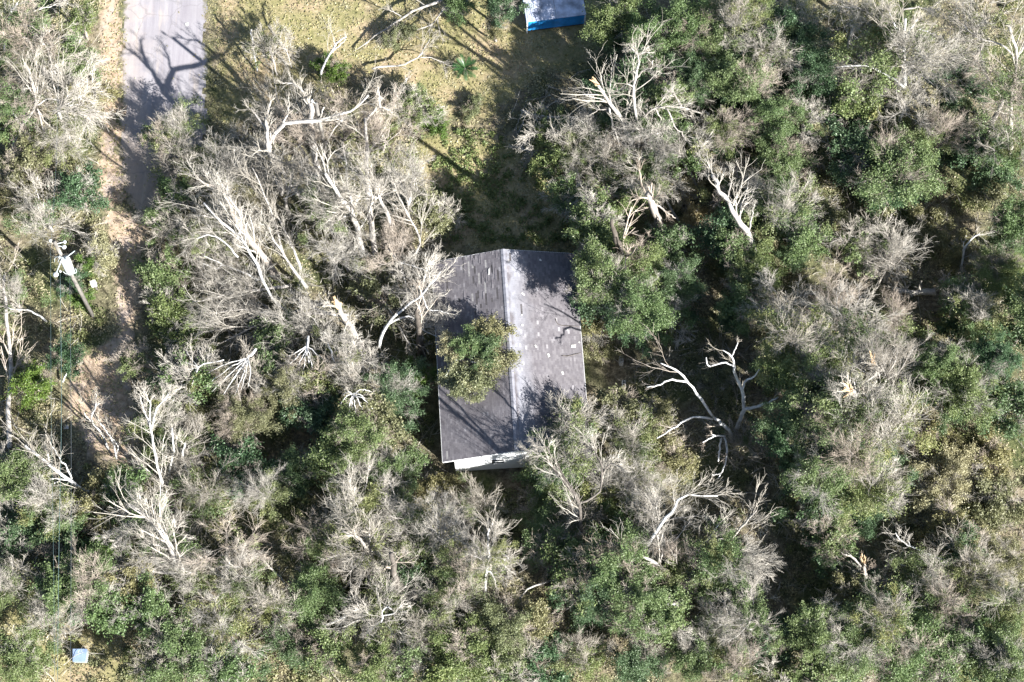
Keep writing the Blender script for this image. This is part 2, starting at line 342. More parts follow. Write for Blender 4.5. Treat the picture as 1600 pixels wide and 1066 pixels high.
# fascia boards, walls with lap siding
wx0, wx1, wy0, wy1 = -HW + .82, HW - .35, -HL + .16, HL - .5
for xa, xb in ((-HW - .025, -HW - .003), (HW + .003, HW + .025)):
    V, F = boxes([(xa, -HL, HE - .16, xb, HL, HE)]); ob('fascia_board', mkmesh('fascia_board', V, F, M['trim']), house)
for s in (-1, 1):
    y = s * HL; V = []
    for yy in (y + s * .004, y + s * .03):
        V += [(-HW, yy, HE - .17), (-HW, yy, HE + .005), (0, yy, HR + .005), (HW, yy, HE + .005), (HW, yy, HE - .17), (0, yy, HR - .17)]
    F = [[0, 1, 2, 5], [5, 2, 3, 4], [6, 11, 8, 7], [11, 10, 9, 8], [1, 7, 8, 2], [2, 8, 9, 3], [0, 6, 7, 1], [3, 9, 10, 4], [0, 5, 11, 6], [5, 4, 10, 11]]
    ob('rake_board', mkmesh('rake_board', V, np.array(F), M['trim']), house)
sd = []
z = .25
while z < 4.8:
    zt = z + .14
    hw = (HR - .14 - zt) / math.tan(ang) if zt > HE - .1 else 99
    a, c2 = max(wx0, -hw), min(wx1, hw)
    if c2 - a > .3: sd.append((a, wy0 - .012, z, c2, wy0 + .1, zt)); sd.append((a, wy1 - .1, z, c2, wy1 + .012, zt))
    z = zt + .012
z = .25
while z < HE - .2:
    sd.append((wx0 - .012, wy0 + .1, z, wx0 + .1, wy1 - .1, z + .14)); sd.append((wx1 - .1, wy0 + .1, z, wx1 + .012, wy1 - .1, z + .14)); z += .152
V, F = boxes(sd); wall = ob('wall', mkmesh('wall', V, F, M['siding']), house)
V, F = boxes([(wx0 + .02, wy0 + .02, .25, wx1 - .02, wy1 - .02, HE - .2)]); ob('wall_core', mkmesh('wall_core', V, F, M['siding']), wall)
V, F = boxes([(wx0 + .1, wy0 + .1, 0, wx1 - .1, wy1 - .1, .25)]); ob('foundation', mkmesh('foundation', V, F, M['felt']), house)
for xw in (-1.35, 2.2):
    V, F = boxes([(xw - .5, wy0 - .05, 1.65, xw + .5, wy0 - .012, 1.72), (xw - .5, wy0 - .05, 2.68, xw + .5, wy0 - .012, 2.75),
                  (xw - .5, wy0 - .05, 1.72, xw - .43, wy0 - .012, 2.68), (xw + .43, wy0 - .05, 1.72, xw + .5, wy0 - .012, 2.68), (xw - .43, wy0 - .045, 2.18, xw + .43, wy0 - .012, 2.23)])
    wf = ob('window', mkmesh('window_frame', V, F, M['trim']), house)
    V, F = boxes([(xw - .43, wy0 - .03, 1.72, xw + .43, wy0 - .014, 2.68)]); ob('pane', mkmesh('pane', V, F, M['glass']), wf)

# small debris on the roof
def onroof(px, py, dz=.03):
    z = 4.1
    for _ in range(6):
        p = P(px, py, z); lx = (p[0] - HC[0]) * math.cos(-HA) - (p[1] - HC[1]) * math.sin(-HA); z = HR - abs(lx) * math.tan(ang) + dz
    return p
M['chip'] = simple('pale_chip', (.5, .49, .46), .7, .1, 10)
chips = [(817, 459, .28, .1, -.6, 'pale chip on the upper right roof slope'), (764, 425, .1, .4, 0, 'tall white scrap on the left roof slope near the ridge'),
         (844, 406, .14, .16, .3, 'white chip at the top right edge of the roof'), (815, 492, .12, .1, .4, 'tiny white chip right of the ridge beside dark mark'), (816, 508, .13, .11, .2, 'tiny white chip right of the ridge below another'),
         (837, 541, .1, .2, .5, 'pale sliver in the middle of the right roof slope'), (896, 541, .3, .16, .1, 'white scrap near the right eave of the roof'), (857, 555, .16, .26, .3, 'white and dark bark scrap mid right roof slope'),
         (879, 583, .14, .18, .2, 'pale smudge of bark low on the right roof slope'), (886, 515, .1, .14, .2, 'small pale chip by the roof right edge'), (905, 535, .1, .12, .9, 'small white chip at the right eave')]
for i, (x, y, w, l, r, lab) in enumerate(chips):
    p = onroof(x, y, .035); V, F = boxes([(-w, -l, -.008, w, l, .012)]); V[:, :2] *= (1 + .25 * rs.normal(size=(8, 1))) * .5
    o = ob('bark_scrap', mkmesh('bark_scrap', V, F, M['chip'])); o.location = p; o.rotation_euler = (0, (-1 if x < 790 else 1) * ang, r)
    tag(o, lab, 'debris', 'scraps lying on the house roof')
def stick(name, pl, r0, r1, mat, label, roofd=True, cat='branch'):
    pts = smooth_line([onroof(x, y, .035) for x, y in pl] if roofd else [P(*a) for a in pl], 8, rs, .01)
    V, F = tubes([(pts[None], np.linspace(r0, r1, 8)[None], 6)])
    return tag(ob(name, mkmesh(name, V, F, mat, True)), label, cat)
stick('fallen_stick', [(878, 556), (890, 556), (908, 551)], .028, .018, M['darkbark'], 'dark bent stick on the right roof slope near the eave')
stick('fallen_stick', [(868, 498), (875, 508), (905, 510)], .026, .014, M['darkbark'], 'dark hooked stick by the oak shadow on the right roof slope')
stick('fallen_stick', [(869, 612), (868, 628), (858, 645)], .07, .03, M['pale'], 'pale torn branch hanging on the lower right roof slope')
stick('fallen_stick', [(869, 618), (873, 632), (874, 646)], .06, .03, M['pale'], 'short pale twig beside the torn branch on lower right roof')

# ------------------------------------------------------------ blue shed
M['blue'] = simple('blue_paint', (.02, .25, .62), .5, .35, 1.3)
M['shedroof'] = simple('shade_mottled_metal_roof', (.42, .45, .54), .45, .5, 1.3, .0)  # coarse light and dark mottle paints dappled tree shade into the roof colour
a = P(824, 48, .3); b2 = P(913, 37, .3); dv = b2 - a; sa = math.atan2(dv[1], dv[0]); SWd = float(np.linalg.norm(dv)); SL = 7.5
shed = tag(empty('shed', (a[0], a[1], 0), sa), 'blue walled shed with pale metal roof cut off by the top edge', 'shed')
V, F = boxes([(0, 0, .3, SWd, .06, 1.75), (0, .06, .3, .06, SL, 1.75), (SWd - .06, .06, .3, SWd, SL, 1.75), (.06, SL - .06, .3, SWd - .06, SL, 1.75)])
sw = ob('wall', mkmesh('wall', V, F, M['blue']), shed)
V, F = boxes([(.05, -.012, .35, .12, -.002, 1.7)] + [(x, -.012, .32, x + .03, -.002, 1.72) for x in np.arange(.4, SWd - .2, .4)]); ob('wall_batten', mkmesh('wall_batten', V, F, M['blue']), sw)
V, F = boxes([(-.07, -.07, .0, .03, -.014, 1.76), (SWd - .03, -.07, .0, SWd + .07, -.014, 1.76), (-.07, .03, 1.62, -.003, SL, 1.76), (SWd + .003, .03, 1.62, SWd + .07, SL, 1.76)]); ob('corner_trim', mkmesh('corner_trim', V, F, M['trim']), shed)
V, F = boxes([(.1, .1, 0, SWd - .1, SL - .1, .3)]); ob('plinth', mkmesh('plinth', V, F, M['felt']), shed)
for i in range(2):
    for j in range(3):
        x0, x1 = i * SWd / 2 - (.08 if i == 0 else -.012), (i + 1) * SWd / 2 + (.08 if i else -.012)
        y0, y1 = j * SL / 3 + (-.1 if j == 0 else .012), (j + 1) * SL / 3
        z0 = 1.78 + .06 * j
        V, F = boxes([(x0, y0, z0, x1, y1, z0 + .03)] + [(x, y0, z0 + .03, x + .04, y1, z0 + .055) for x in np.arange(x0 + .15, x1 - .1, .3)])
        ob('roof_panel', mkmesh('roof_panel', V, F, M['shedroof']), shed)

# ------------------------------------------------------------ utility pole and wires
M['wood'] = barkmat('pole_wood', (.09, .085, .08), (.24, .225, .2), 2, 0)
M['steel'] = simple('grey_paint_steel', (.36, .4, .41), .4, .08, 3, .2)
M['porcelain'] = simple('porcelain', (.5, .54, .55), .25, .05)
M['wire'] = simple('aluminium_wire', (.13, .2, .2), .4, .1, 3, .4)
M['wiredark'] = simple('dark_wire', (.1, .12, .14), .5, .1)
def cyl(p, q, r0, r1=None, n=10):
    p, q = np.array(p, float), np.array(q, float); r1 = r0 if r1 is None else r1
    return (np.stack([p, p * .5 + q * .5, q])[None], np.array([[r0, (r0 + r1) / 2, r1]]), n)
def tub(name, bat, mat, parent=None, smooth=True):
    V, F = tubes(bat if isinstance(bat, list) else [bat]); return ob(name, mkmesh(name, V, F, mat, smooth), parent)
base = P(145, 494); top = P(85, 378, 12.4)
up = (top - base) / 12.4
def PL(px, py, z): return P(px, py, z) - base
pole = tag(empty('utility_pole', base), 'wooden utility pole with a white transformer standing left of the dirt track', 'utility pole')
tub('pole', cyl((0, 0, 0), top - base, .16, .12, 12), M['wood'], pole)
A = lambda z: up * z
tr = PL(108, 416, 10.0)
tc1 = PL(102, 406, 10.3); tc2 = PL(110, 425, 9.1)
trf = tub('transformer', [cyl(tc2, tc1, .33, .33, 16), cyl(tc1, tc1 + (tc1 - tc2) * .08, .35, .3, 16)], M['porcelain'], pole)
tub('lid', cyl(tc1 + (tc1 - tc2) * .082, tc1 + (tc1 - tc2) * .13, .28, .2, 16), M['steel'], trf)
for dx in (-.16, .16): tub('bushing', [cyl(tc1 + np.array([dx, 0, .1]), tc1 + np.array([dx, 0, .45]), .06, .04, 8), cyl(tc1 + np.array([dx, 0, .2]), tc1 + np.array([dx, 0, .25]), .1, .1, 8)], M['porcelain'], trf)
for k, (x, y, z, s) in enumerate([(79, 376, 12.3, .13), (101, 378, 11.8, .13), (100, 386, 11.6, .17), (87, 429, 10.1, .21), (94, 424, 9.8, .09), (93, 402, 10.8, .1)]):
    q = PL(x, y, z); i_ = tub('insulator', [cyl(q - np.array([0, 0, .12]), q, s * .7, s, 10), cyl(q, q + np.array([0, 0, .1]), s, s * .4, 10)], M['porcelain'], pole)
for (p1, p2, r) in [((86, 382, 12), (101, 378, 11.7), .04), ((88, 384, 11.8), (100, 386, 11.5), .035), ((98, 402, 10.8), (87, 429, 10), .05), ((104, 402, 10.7), (117, 392, 10.7), .04), ((100, 405, 10.4), (93, 402, 10.7), .03)]:
    tub('bracket', cyl(PL(*p1), PL(*p2), r, r, 6), M['steel'], pole)
for pl in ([(93, 400, 10.9), (86, 403, 10.6), (85, 410, 10.2)], [(98, 424, 9.6), (103, 428, 9.4), (108, 427, 9.2)], [(112, 428, 9.1), (119, 426, 9.0), (118, 419, 9.2)], [(96, 402, 10.9), (91, 407, 10.6), (92, 412, 10.3)]):
    pts = smooth_line([PL(*q) for q in pl], 8, rs, 0); V, F = tubes([(pts[None], np.full((1, 8), .022), 5)]); ob('lead_wire', mkmesh('lead_wire', V, F, M['steel'], True), pole)
def wire(pl, r, mat, label):
    pts = smooth_line([P(*q) for q in pl], 24, rs, 0); V, F = tubes([(pts[None], np.full((1, 24), r), 5)])
    tag(ob('power_line', mkmesh('power_line', V, F, mat, True)), label, 'cable', 'overhead wires along the left side')
wire([(79, 377, 12.3), (80, 640, 11.6), (84, 900, 11.5), (86, 1150, 11.8)], .008, M['wire'], 'thin overhead wire furthest left running down from the utility pole top')
wire([(94, 426, 9.8), (96, 640, 9.0), (92, 860, 8.9), (89, 1150, 9.3)], .015, M['wire'], 'thicker grey green wire running down from below the transformer')
wire([(109, 430, 9), (111, 640, 8.3), (111, 860, 8.2), (110, 1150, 8.6)], .008, M['wiredark'], 'dark overhead wire right of the two green wires')
wire([(80, 376, 12.3), (88, 250, 11.9), (92, 60, 11.8), (95, -180, 12.2)], .007, M['wiredark'], 'faint wire running up from the utility pole past the left trees')
# second pole: its shadow lies across the road
q0 = P(512, 255)
p2 = tag(empty('utility_pole', q0), 'weathered pole hidden among bare trees whose shadow crosses the road', 'utility pole')
tp = np.array([.1, .1, 9.6]); tub('pole', cyl((0, 0, 0), tp, .17, .12, 10), M['wood'], p2)
tub('insulator', [cyl(tp + np.array([-.25, 0, .25]), tp + np.array([-.25, 0, .5]), .09, .07, 8)], M['porcelain'], p2)
tub('bracket', cyl(tp + np.array([0, 0, -.1]), tp + np.array([-.25, 0, .27]), .03, .03, 6), M['steel'], p2)

# ------------------------------------------------------------ small man-made things
mb = tag(empty('meter_box', P(152, 453)), 'small white box on a post between utility pole and track', 'box')
V, F = boxes([(-.19, -.14, .9, .19, .14, 1.45)]); V[:, 0] += V[:, 1] * .1; o = ob('box', mkmesh('box', V, F, M['chip']), mb); o.rotation_euler = (0, 0, .3)
V, F = boxes([(-.21, -.17, 1.453, .21, .17, 1.49)]); o = ob('lid', mkmesh('lid', V, F, M['chip']), mb); o.rotation_euler = (0, 0, .3)
V, F = boxes([(-.05, -.05, 0, .05, .05, .9)]); ob('post', mkmesh('post', V, F, M['wood']), mb)
ub = tag(empty('utility_cabinet', P(128, 1027)), 'pale blue topped metal cabinet near the bottom left corner', 'cabinet')
M['bluetop'] = simple('pale_blue_metal', (.2, .27, .42), .35, .2, 3)
V, F = boxes([(-.46, -.4, 0, .46, .4, .7)]); ob('body', mkmesh('body', V, F, M['steel']), ub)
V, F = boxes([(-.5, -.44, .702, .5, .44, .76)]); V[[0, 1, 4, 5], 0] *= .85; ob('lid', mkmesh('lid', V, F, M['bluetop']), ub)
V, F = boxes([(-.4, -.42, .15, -.02, -.403, .6), (.02, -.42, .15, .4, -.403, .6)]); ob('door', mkmesh('door', V, F, M['steel']), ub)
V, F = boxes([(-.2, -.16, .0, .2, .16, .05)]); V[4:] += rs.normal(0, .05, (4, 3)); o = ob('scrap', mkmesh('scrap', V, F, M['chip'])); o.location = P(103, 667); tag(o, 'small crumpled white scrap on the lit dirt left of the saplings', 'litter')
V, F = boxes([(-.12, -.1, .0, .12, .1, .03)]); V[4:] += rs.normal(0, .03, (4, 3)); o = ob('scrap', mkmesh('scrap', V, F, M['chip'])); o.location = P(292, 38, .02); tag(o, 'tiny white speck of litter on the road near its right edge', 'litter')
M['block'] = simple('concrete_block', (.52, .52, .5), .9, .2, 8)
def blockmesh():
    w, l, h, t = .13, .235, .19, .04
    V, F = boxes([(-w, -l, 0, -w + t, l, h), (w - t, -l, 0, w, l, h), (-w + t, -l, 0, w - t, -l + t, h), (-w + t, l - t, 0, w - t, l, h), (-w + t, -.02, 0, w - t, .02, h)])
    return mkmesh('block', V, F, M['block'])
BM = blockmesh()
for (x, y, n, lab) in [(970, 567, 4, 'upper grey concrete block pier with two holes in dark brush right of house'), (974, 604, 4, 'lower grey concrete block pier at the edge of the thicket right of house')]:
    e = tag(empty('block_pier', P(x, y) , .05), lab, 'block pier', 'concrete block piers right of the house')
    for k in range(n):
        o = ob('block', BM, e); o.location = (rs.normal() * .015, rs.normal() * .015, k * .2); o.rotation_euler = (0, 0, rs.normal() * .05)

# ------------------------------------------------------------ sago palm
pr = np.random.default_rng(3); pb = P(727, 116)
palm = tag(empty('sago_palm', pb), 'dark green sago palm on the sunny lawn with its shadow beside it', 'palm')
tub('trunk', cyl((0, 0, 0), (0, 0, .85), .2, .16, 10), M['bark'], palm)
VV = []; FF = []
for i in range(26):
    az = i * 2.4 + pr.normal() * .1; el = 1.25 - 1.15 * (i / 26) + pr.normal() * .08; L = 1.1 + pr.normal() * .08
    pts = walk(np.array([[0, 0, .85]]), np.array([[math.cos(az) * math.cos(el), math.sin(az) * math.cos(el), math.sin(el)]]), np.array([L]), 10, .02, -.09, pr)[0]
    for j in range(1, 10):
        d = nrm(pts[j + 1] - pts[j]); s_ = nrm(np.cross(d, [0, 0, 1])); ln = .26 * math.sin(math.pi * (j + 1.5) / 13)
        for sg in (-1, 1):
            for off in (0, .5):
                p0 = pts[j] * (1 - off) + pts[j + 1] * off; tip = p0 + (s_ * sg * .8 + d * 1.1 + np.array([0, 0, .15])) * ln * .75; k = len(VV)
                VV += [p0 - d * .022, p0 + d * .022, tip + d * .008, tip - d * .008]; FF.append([k, k + 1, k + 2, k + 3])
ob('fronds', mkmesh('fronds', VV, np.array(FF), M['palm']), palm, 'stuff')

# ------------------------------------------------------------ tree prototypes
def proto_bare(seed, R, dens=1.0, thick=1.0, up=.12, lean=0.0):
    r = np.random.default_rng(seed); n = 8
    az = np.arange(n) * 2 * math.pi / n + r.normal(0, .3, n); el = r.uniform(.25, 1.35, n)
    d = np.stack([np.cos(az) * np.cos(el) + lean, np.sin(az) * np.cos(el), np.sin(el)], 1)
    L = R * r.uniform(.85, 1.2, n); st = np.zeros((n, 3)) + r.normal(0, .05 * R, (n, 3))
    p0 = walk(st, d, L, 7, .13, .04, r); r0 = .042 * thick * (R / 3) * np.linspace(1.5, .3, 8)[None] * r.uniform(.45, 1.1, (n, 1)) * .8 + .01
    p1, r1, L1 = kids(p0, r0, L, 7, r, .65, .15, (.35, .8), up, 5, .14, .0145, .55)
    p2, r2, L2 = kids(p1, r1, L1, 8, r, .6, .1, (.4, .85), up * .4, 4, .15, .0105, .55)
    p3, r3, L3 = kids(p2, r2, L2, max(3, int(5 * dens)), r, .65, .1, (.35, .8), 0, 2, .2, .0075, .7)
    limbs = tubes([(p0, r0, 6), (p1, r1, 4)]); twigs = tubes([(p2, r2, 3), (p3, r3, 3)])
    return limbs, twigs
def proto_fol(seed, R, nclump, per, size, flat=.6, spread=1.0, cr=.3, shell=.55):
    r = np.random.default_rng(seed)
    u = nrm(r.normal(0, 1, (nclump, 3))); rad = r.uniform(shell, 1.05, nclump)[:, None] * R * spread
    c = u * rad; c[:, 2] = np.abs(c[:, 2]) * flat - .25 * R * r.random(nclump); c[:, :2] *= 1 + .2 * r.normal(size=(nclump, 1))
    # every clump is a few drooping sprays: leaves strung along random twigs leaving the clump's heart outwards
    ns = 7; sd = nrm(np.repeat(u, ns, 0) * .8 + r.normal(0, .8, (nclump * ns, 3)) + [0, 0, .15]); sl_ = R * cr * r.uniform(.5, 1.9, nclump * ns)
    st = np.repeat(c, ns, 0); k = np.repeat(np.arange(nclump * ns), max(1, per // ns)); t = r.random(len(k))[:, None] ** .8
    cen = st[k] + sd[k] * sl_[k][:, None] * t + r.normal(0, 1, (len(k), 3)) * (R * cr * .26) * [1, 1, .55] - np.array([0, 0, .12]) * R * t ** 2
    return leaves(cen, size, r, .9)
BARE = []; FOL = {}
TW, TWB = [], []
for i in range(8):
    l, t = proto_bare(100 + i, 3.2, 1.0, [1., .8, 1.1, .7, 1.2, .9, .6, 1.][i], [.12, .0, .2, -.06, .15, .05, -.1, .1][i], [0, .4, 0, .6, .1, .8, .3, .2][i]); 
    BARE.append((3.2, [mkmesh('limb_mesh', *l, M['pale'], True), mkmesh('limb_mesh', *l, M['bark'], True)], [mkmesh('twig_mesh', *t, M['twig']), mkmesh('twig_mesh', *t, M['twigb'])]))
for i in range(3):
    l, t = proto_bare(200 + i, 1.9, .8, .9, .1, .2 * i)
    BARE.append((1.9, [mkmesh('limb_mesh', *l, M['pale'], True), mkmesh('limb_mesh', *l, M['bark'], True)], [mkmesh('twig_mesh', *t, M['twig']), mkmesh('twig_mesh', *t, M['twigb'])]))
def folset(key, mat, big, small, patch=False):
    L = []
    for i in range(big):
        V, F = proto_fol(300 + i + hash_(key), 3.0, 20 if patch else 46, 620 if not patch else 290, .072, .8, .86, .22 if patch else .23, .12)
        L.append((3.0, mkmesh('foliage_mesh', V, F, M[mat])))
    for i in range(small):
        V, F = proto_fol(400 + i + hash_(key), 1.6, 12 if patch else 24, 380 if not patch else 190, .07, .8, .88, .22 if patch else .3, .2)
        L.append((1.6, mkmesh('foliage_mesh', V, F, M[mat])))
    FOL[key] = L
def hash_(s): return sum(ord(c) * (i + 3) for i, c in enumerate(s)) % 97
folset('G', 'green', 4, 3); folset('D', 'dark', 3, 2); folset('O', 'olive', 3, 3); folset('S', 'bright', 1, 3); folset('T', 'tan', 2, 3); folset('M', 'vine', 4, 3, True); folset('N', 'green', 3, 2, True)

KIND = {'B': ('leafless_tree', 'leafless grey tree', 'tree', 'leafless grey trees'), 'M': ('half_bare_tree', 'half bare tree with green leaves', 'tree', 'half bare trees with some leaves'),
        'G': ('leafy_tree', 'green leafy tree', 'tree', 'green leafy trees'), 'D': ('leafy_tree', 'dark green leafy tree', 'tree', 'green leafy trees'),
        'O': ('bush', 'olive green bush', 'bush', 'bushes'), 'T': ('bush', 'tan dry bush', 'bush', 'bushes'), 'S': ('bush', 'bright green bush', 'bush', 'bushes')}
tr_ = np.random.default_rng(77)
def tree(k, px, py, rp, h, loc, bare=None, fol=None):
    name, lab, cat, grp = KIND[k]; R = rp / PXM
    if px < 690 and h > 3: h = max(3, h * .8)
    if 200 < px < 430 and 240 < py < 560: h = max(2.2, h * .75)
    zc = max(h - .55 * R, .25 * R + .1) if k in 'GDOSTM' else max(h - .5 * R, .4 * R)
    c = P(px, py, zc); shrub = cat == 'bush' and h < 4.5
    lean = tr_.normal(0, .35, 2) * (0 if shrub else h / 12)
    e = tag(empty(name, (c[0] + lean[0], c[1] + lean[1], 0)), lab + ' ' + loc, cat, grp)
    zt = zc - .35 * R if k in 'BM' else zc
    zt = max(zt, .15)
    tipv = np.array([-lean[0], -lean[1], zt])
    pts = smooth_line([(0, 0, -.05), tipv * .5 + tr_.normal(0, .12, 3) * [1, 1, 0], tipv], 6, tr_, .03)
    r0 = .05 + .02 * h
    if not shrub or h > 2: tub('trunk', (pts[None], np.linspace(r0, r0 * .5, 6)[None], 7), M['pale'] if k == 'B' else M['bark'], e)
    br = (1.02 if k in 'BM' else .86)
    cand = [b for b in BARE if (b[0] > 2.5) == (R > 2.2)]
    RB, lm, tm = cand[tr_.integers(len(cand))]
    s = R / RB * br * tr_.uniform(.95, 1.15); rz = tr_.uniform(0, 6.28); tilt = tr_.normal(0, .22, 2)
    brown = 1 if tr_.random() < (.45 if k in 'GDSO' else .2) else 0
    for nm, ms in (('limb', lm), ('twig', tm)):
        if k in 'S' and nm == 'limb': continue
        o = ob(nm, ms[brown], e, 'stuff' if nm == 'twig' else None); o.location = tipv if k in 'BM' else tipv - np.array([0, 0, .3 * R])
        o.scale = (s, s, s * (.9 if k in 'BM' else .7)); o.rotation_euler = (tilt[0], tilt[1], rz)
    fs = {'B': [], 'M': [('M', 1.05), ('N', .9)] if tr_.random() < .7 else [('N', 1.0), ('M', .8)], 'G': [('G', 1)], 'D': [('D', 1)], 'O': [('O', 1)], 'T': [('T', 1)], 'S': [('S', 1)]}[k]
    TANGLE = 290 < px < 680 and 160 < py < 600
    if k == 'B' and tr_.random() < (.15 if TANGLE else .8): fs = [(('M', 'N')[tr_.random() < .4], tr_.uniform(.75, 1))]
    for key, sc in fs:
        cand = [f for f in FOL[key] if (f[0] > 2.2) == (R > 2.2)] or FOL[key]
        RF, me = cand[tr_.integers(len(cand))]
        o = ob('foliage', me, e, 'stuff'); q = R / RF * sc * tr_.uniform(.95, 1.1)
        o.location = (-lean[0] + tr_.normal() * .1 * R * (k in 'BM'), -lean[1], zc); o.scale = (q * tr_.uniform(.85, 1.15), q, q); o.rotation_euler = (0, 0, tr_.uniform(0, 6.28))
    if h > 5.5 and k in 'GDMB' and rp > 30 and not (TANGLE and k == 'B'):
        cand = [f for f in FOL['D' if k != 'B' else 'M']]; RF, me = cand[tr_.integers(len(cand))]  # lower layer of leafy crowns takes the shade-toned leaves
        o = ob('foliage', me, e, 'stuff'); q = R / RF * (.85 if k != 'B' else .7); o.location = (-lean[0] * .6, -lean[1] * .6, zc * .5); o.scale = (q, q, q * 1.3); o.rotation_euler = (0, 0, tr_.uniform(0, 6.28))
    return e
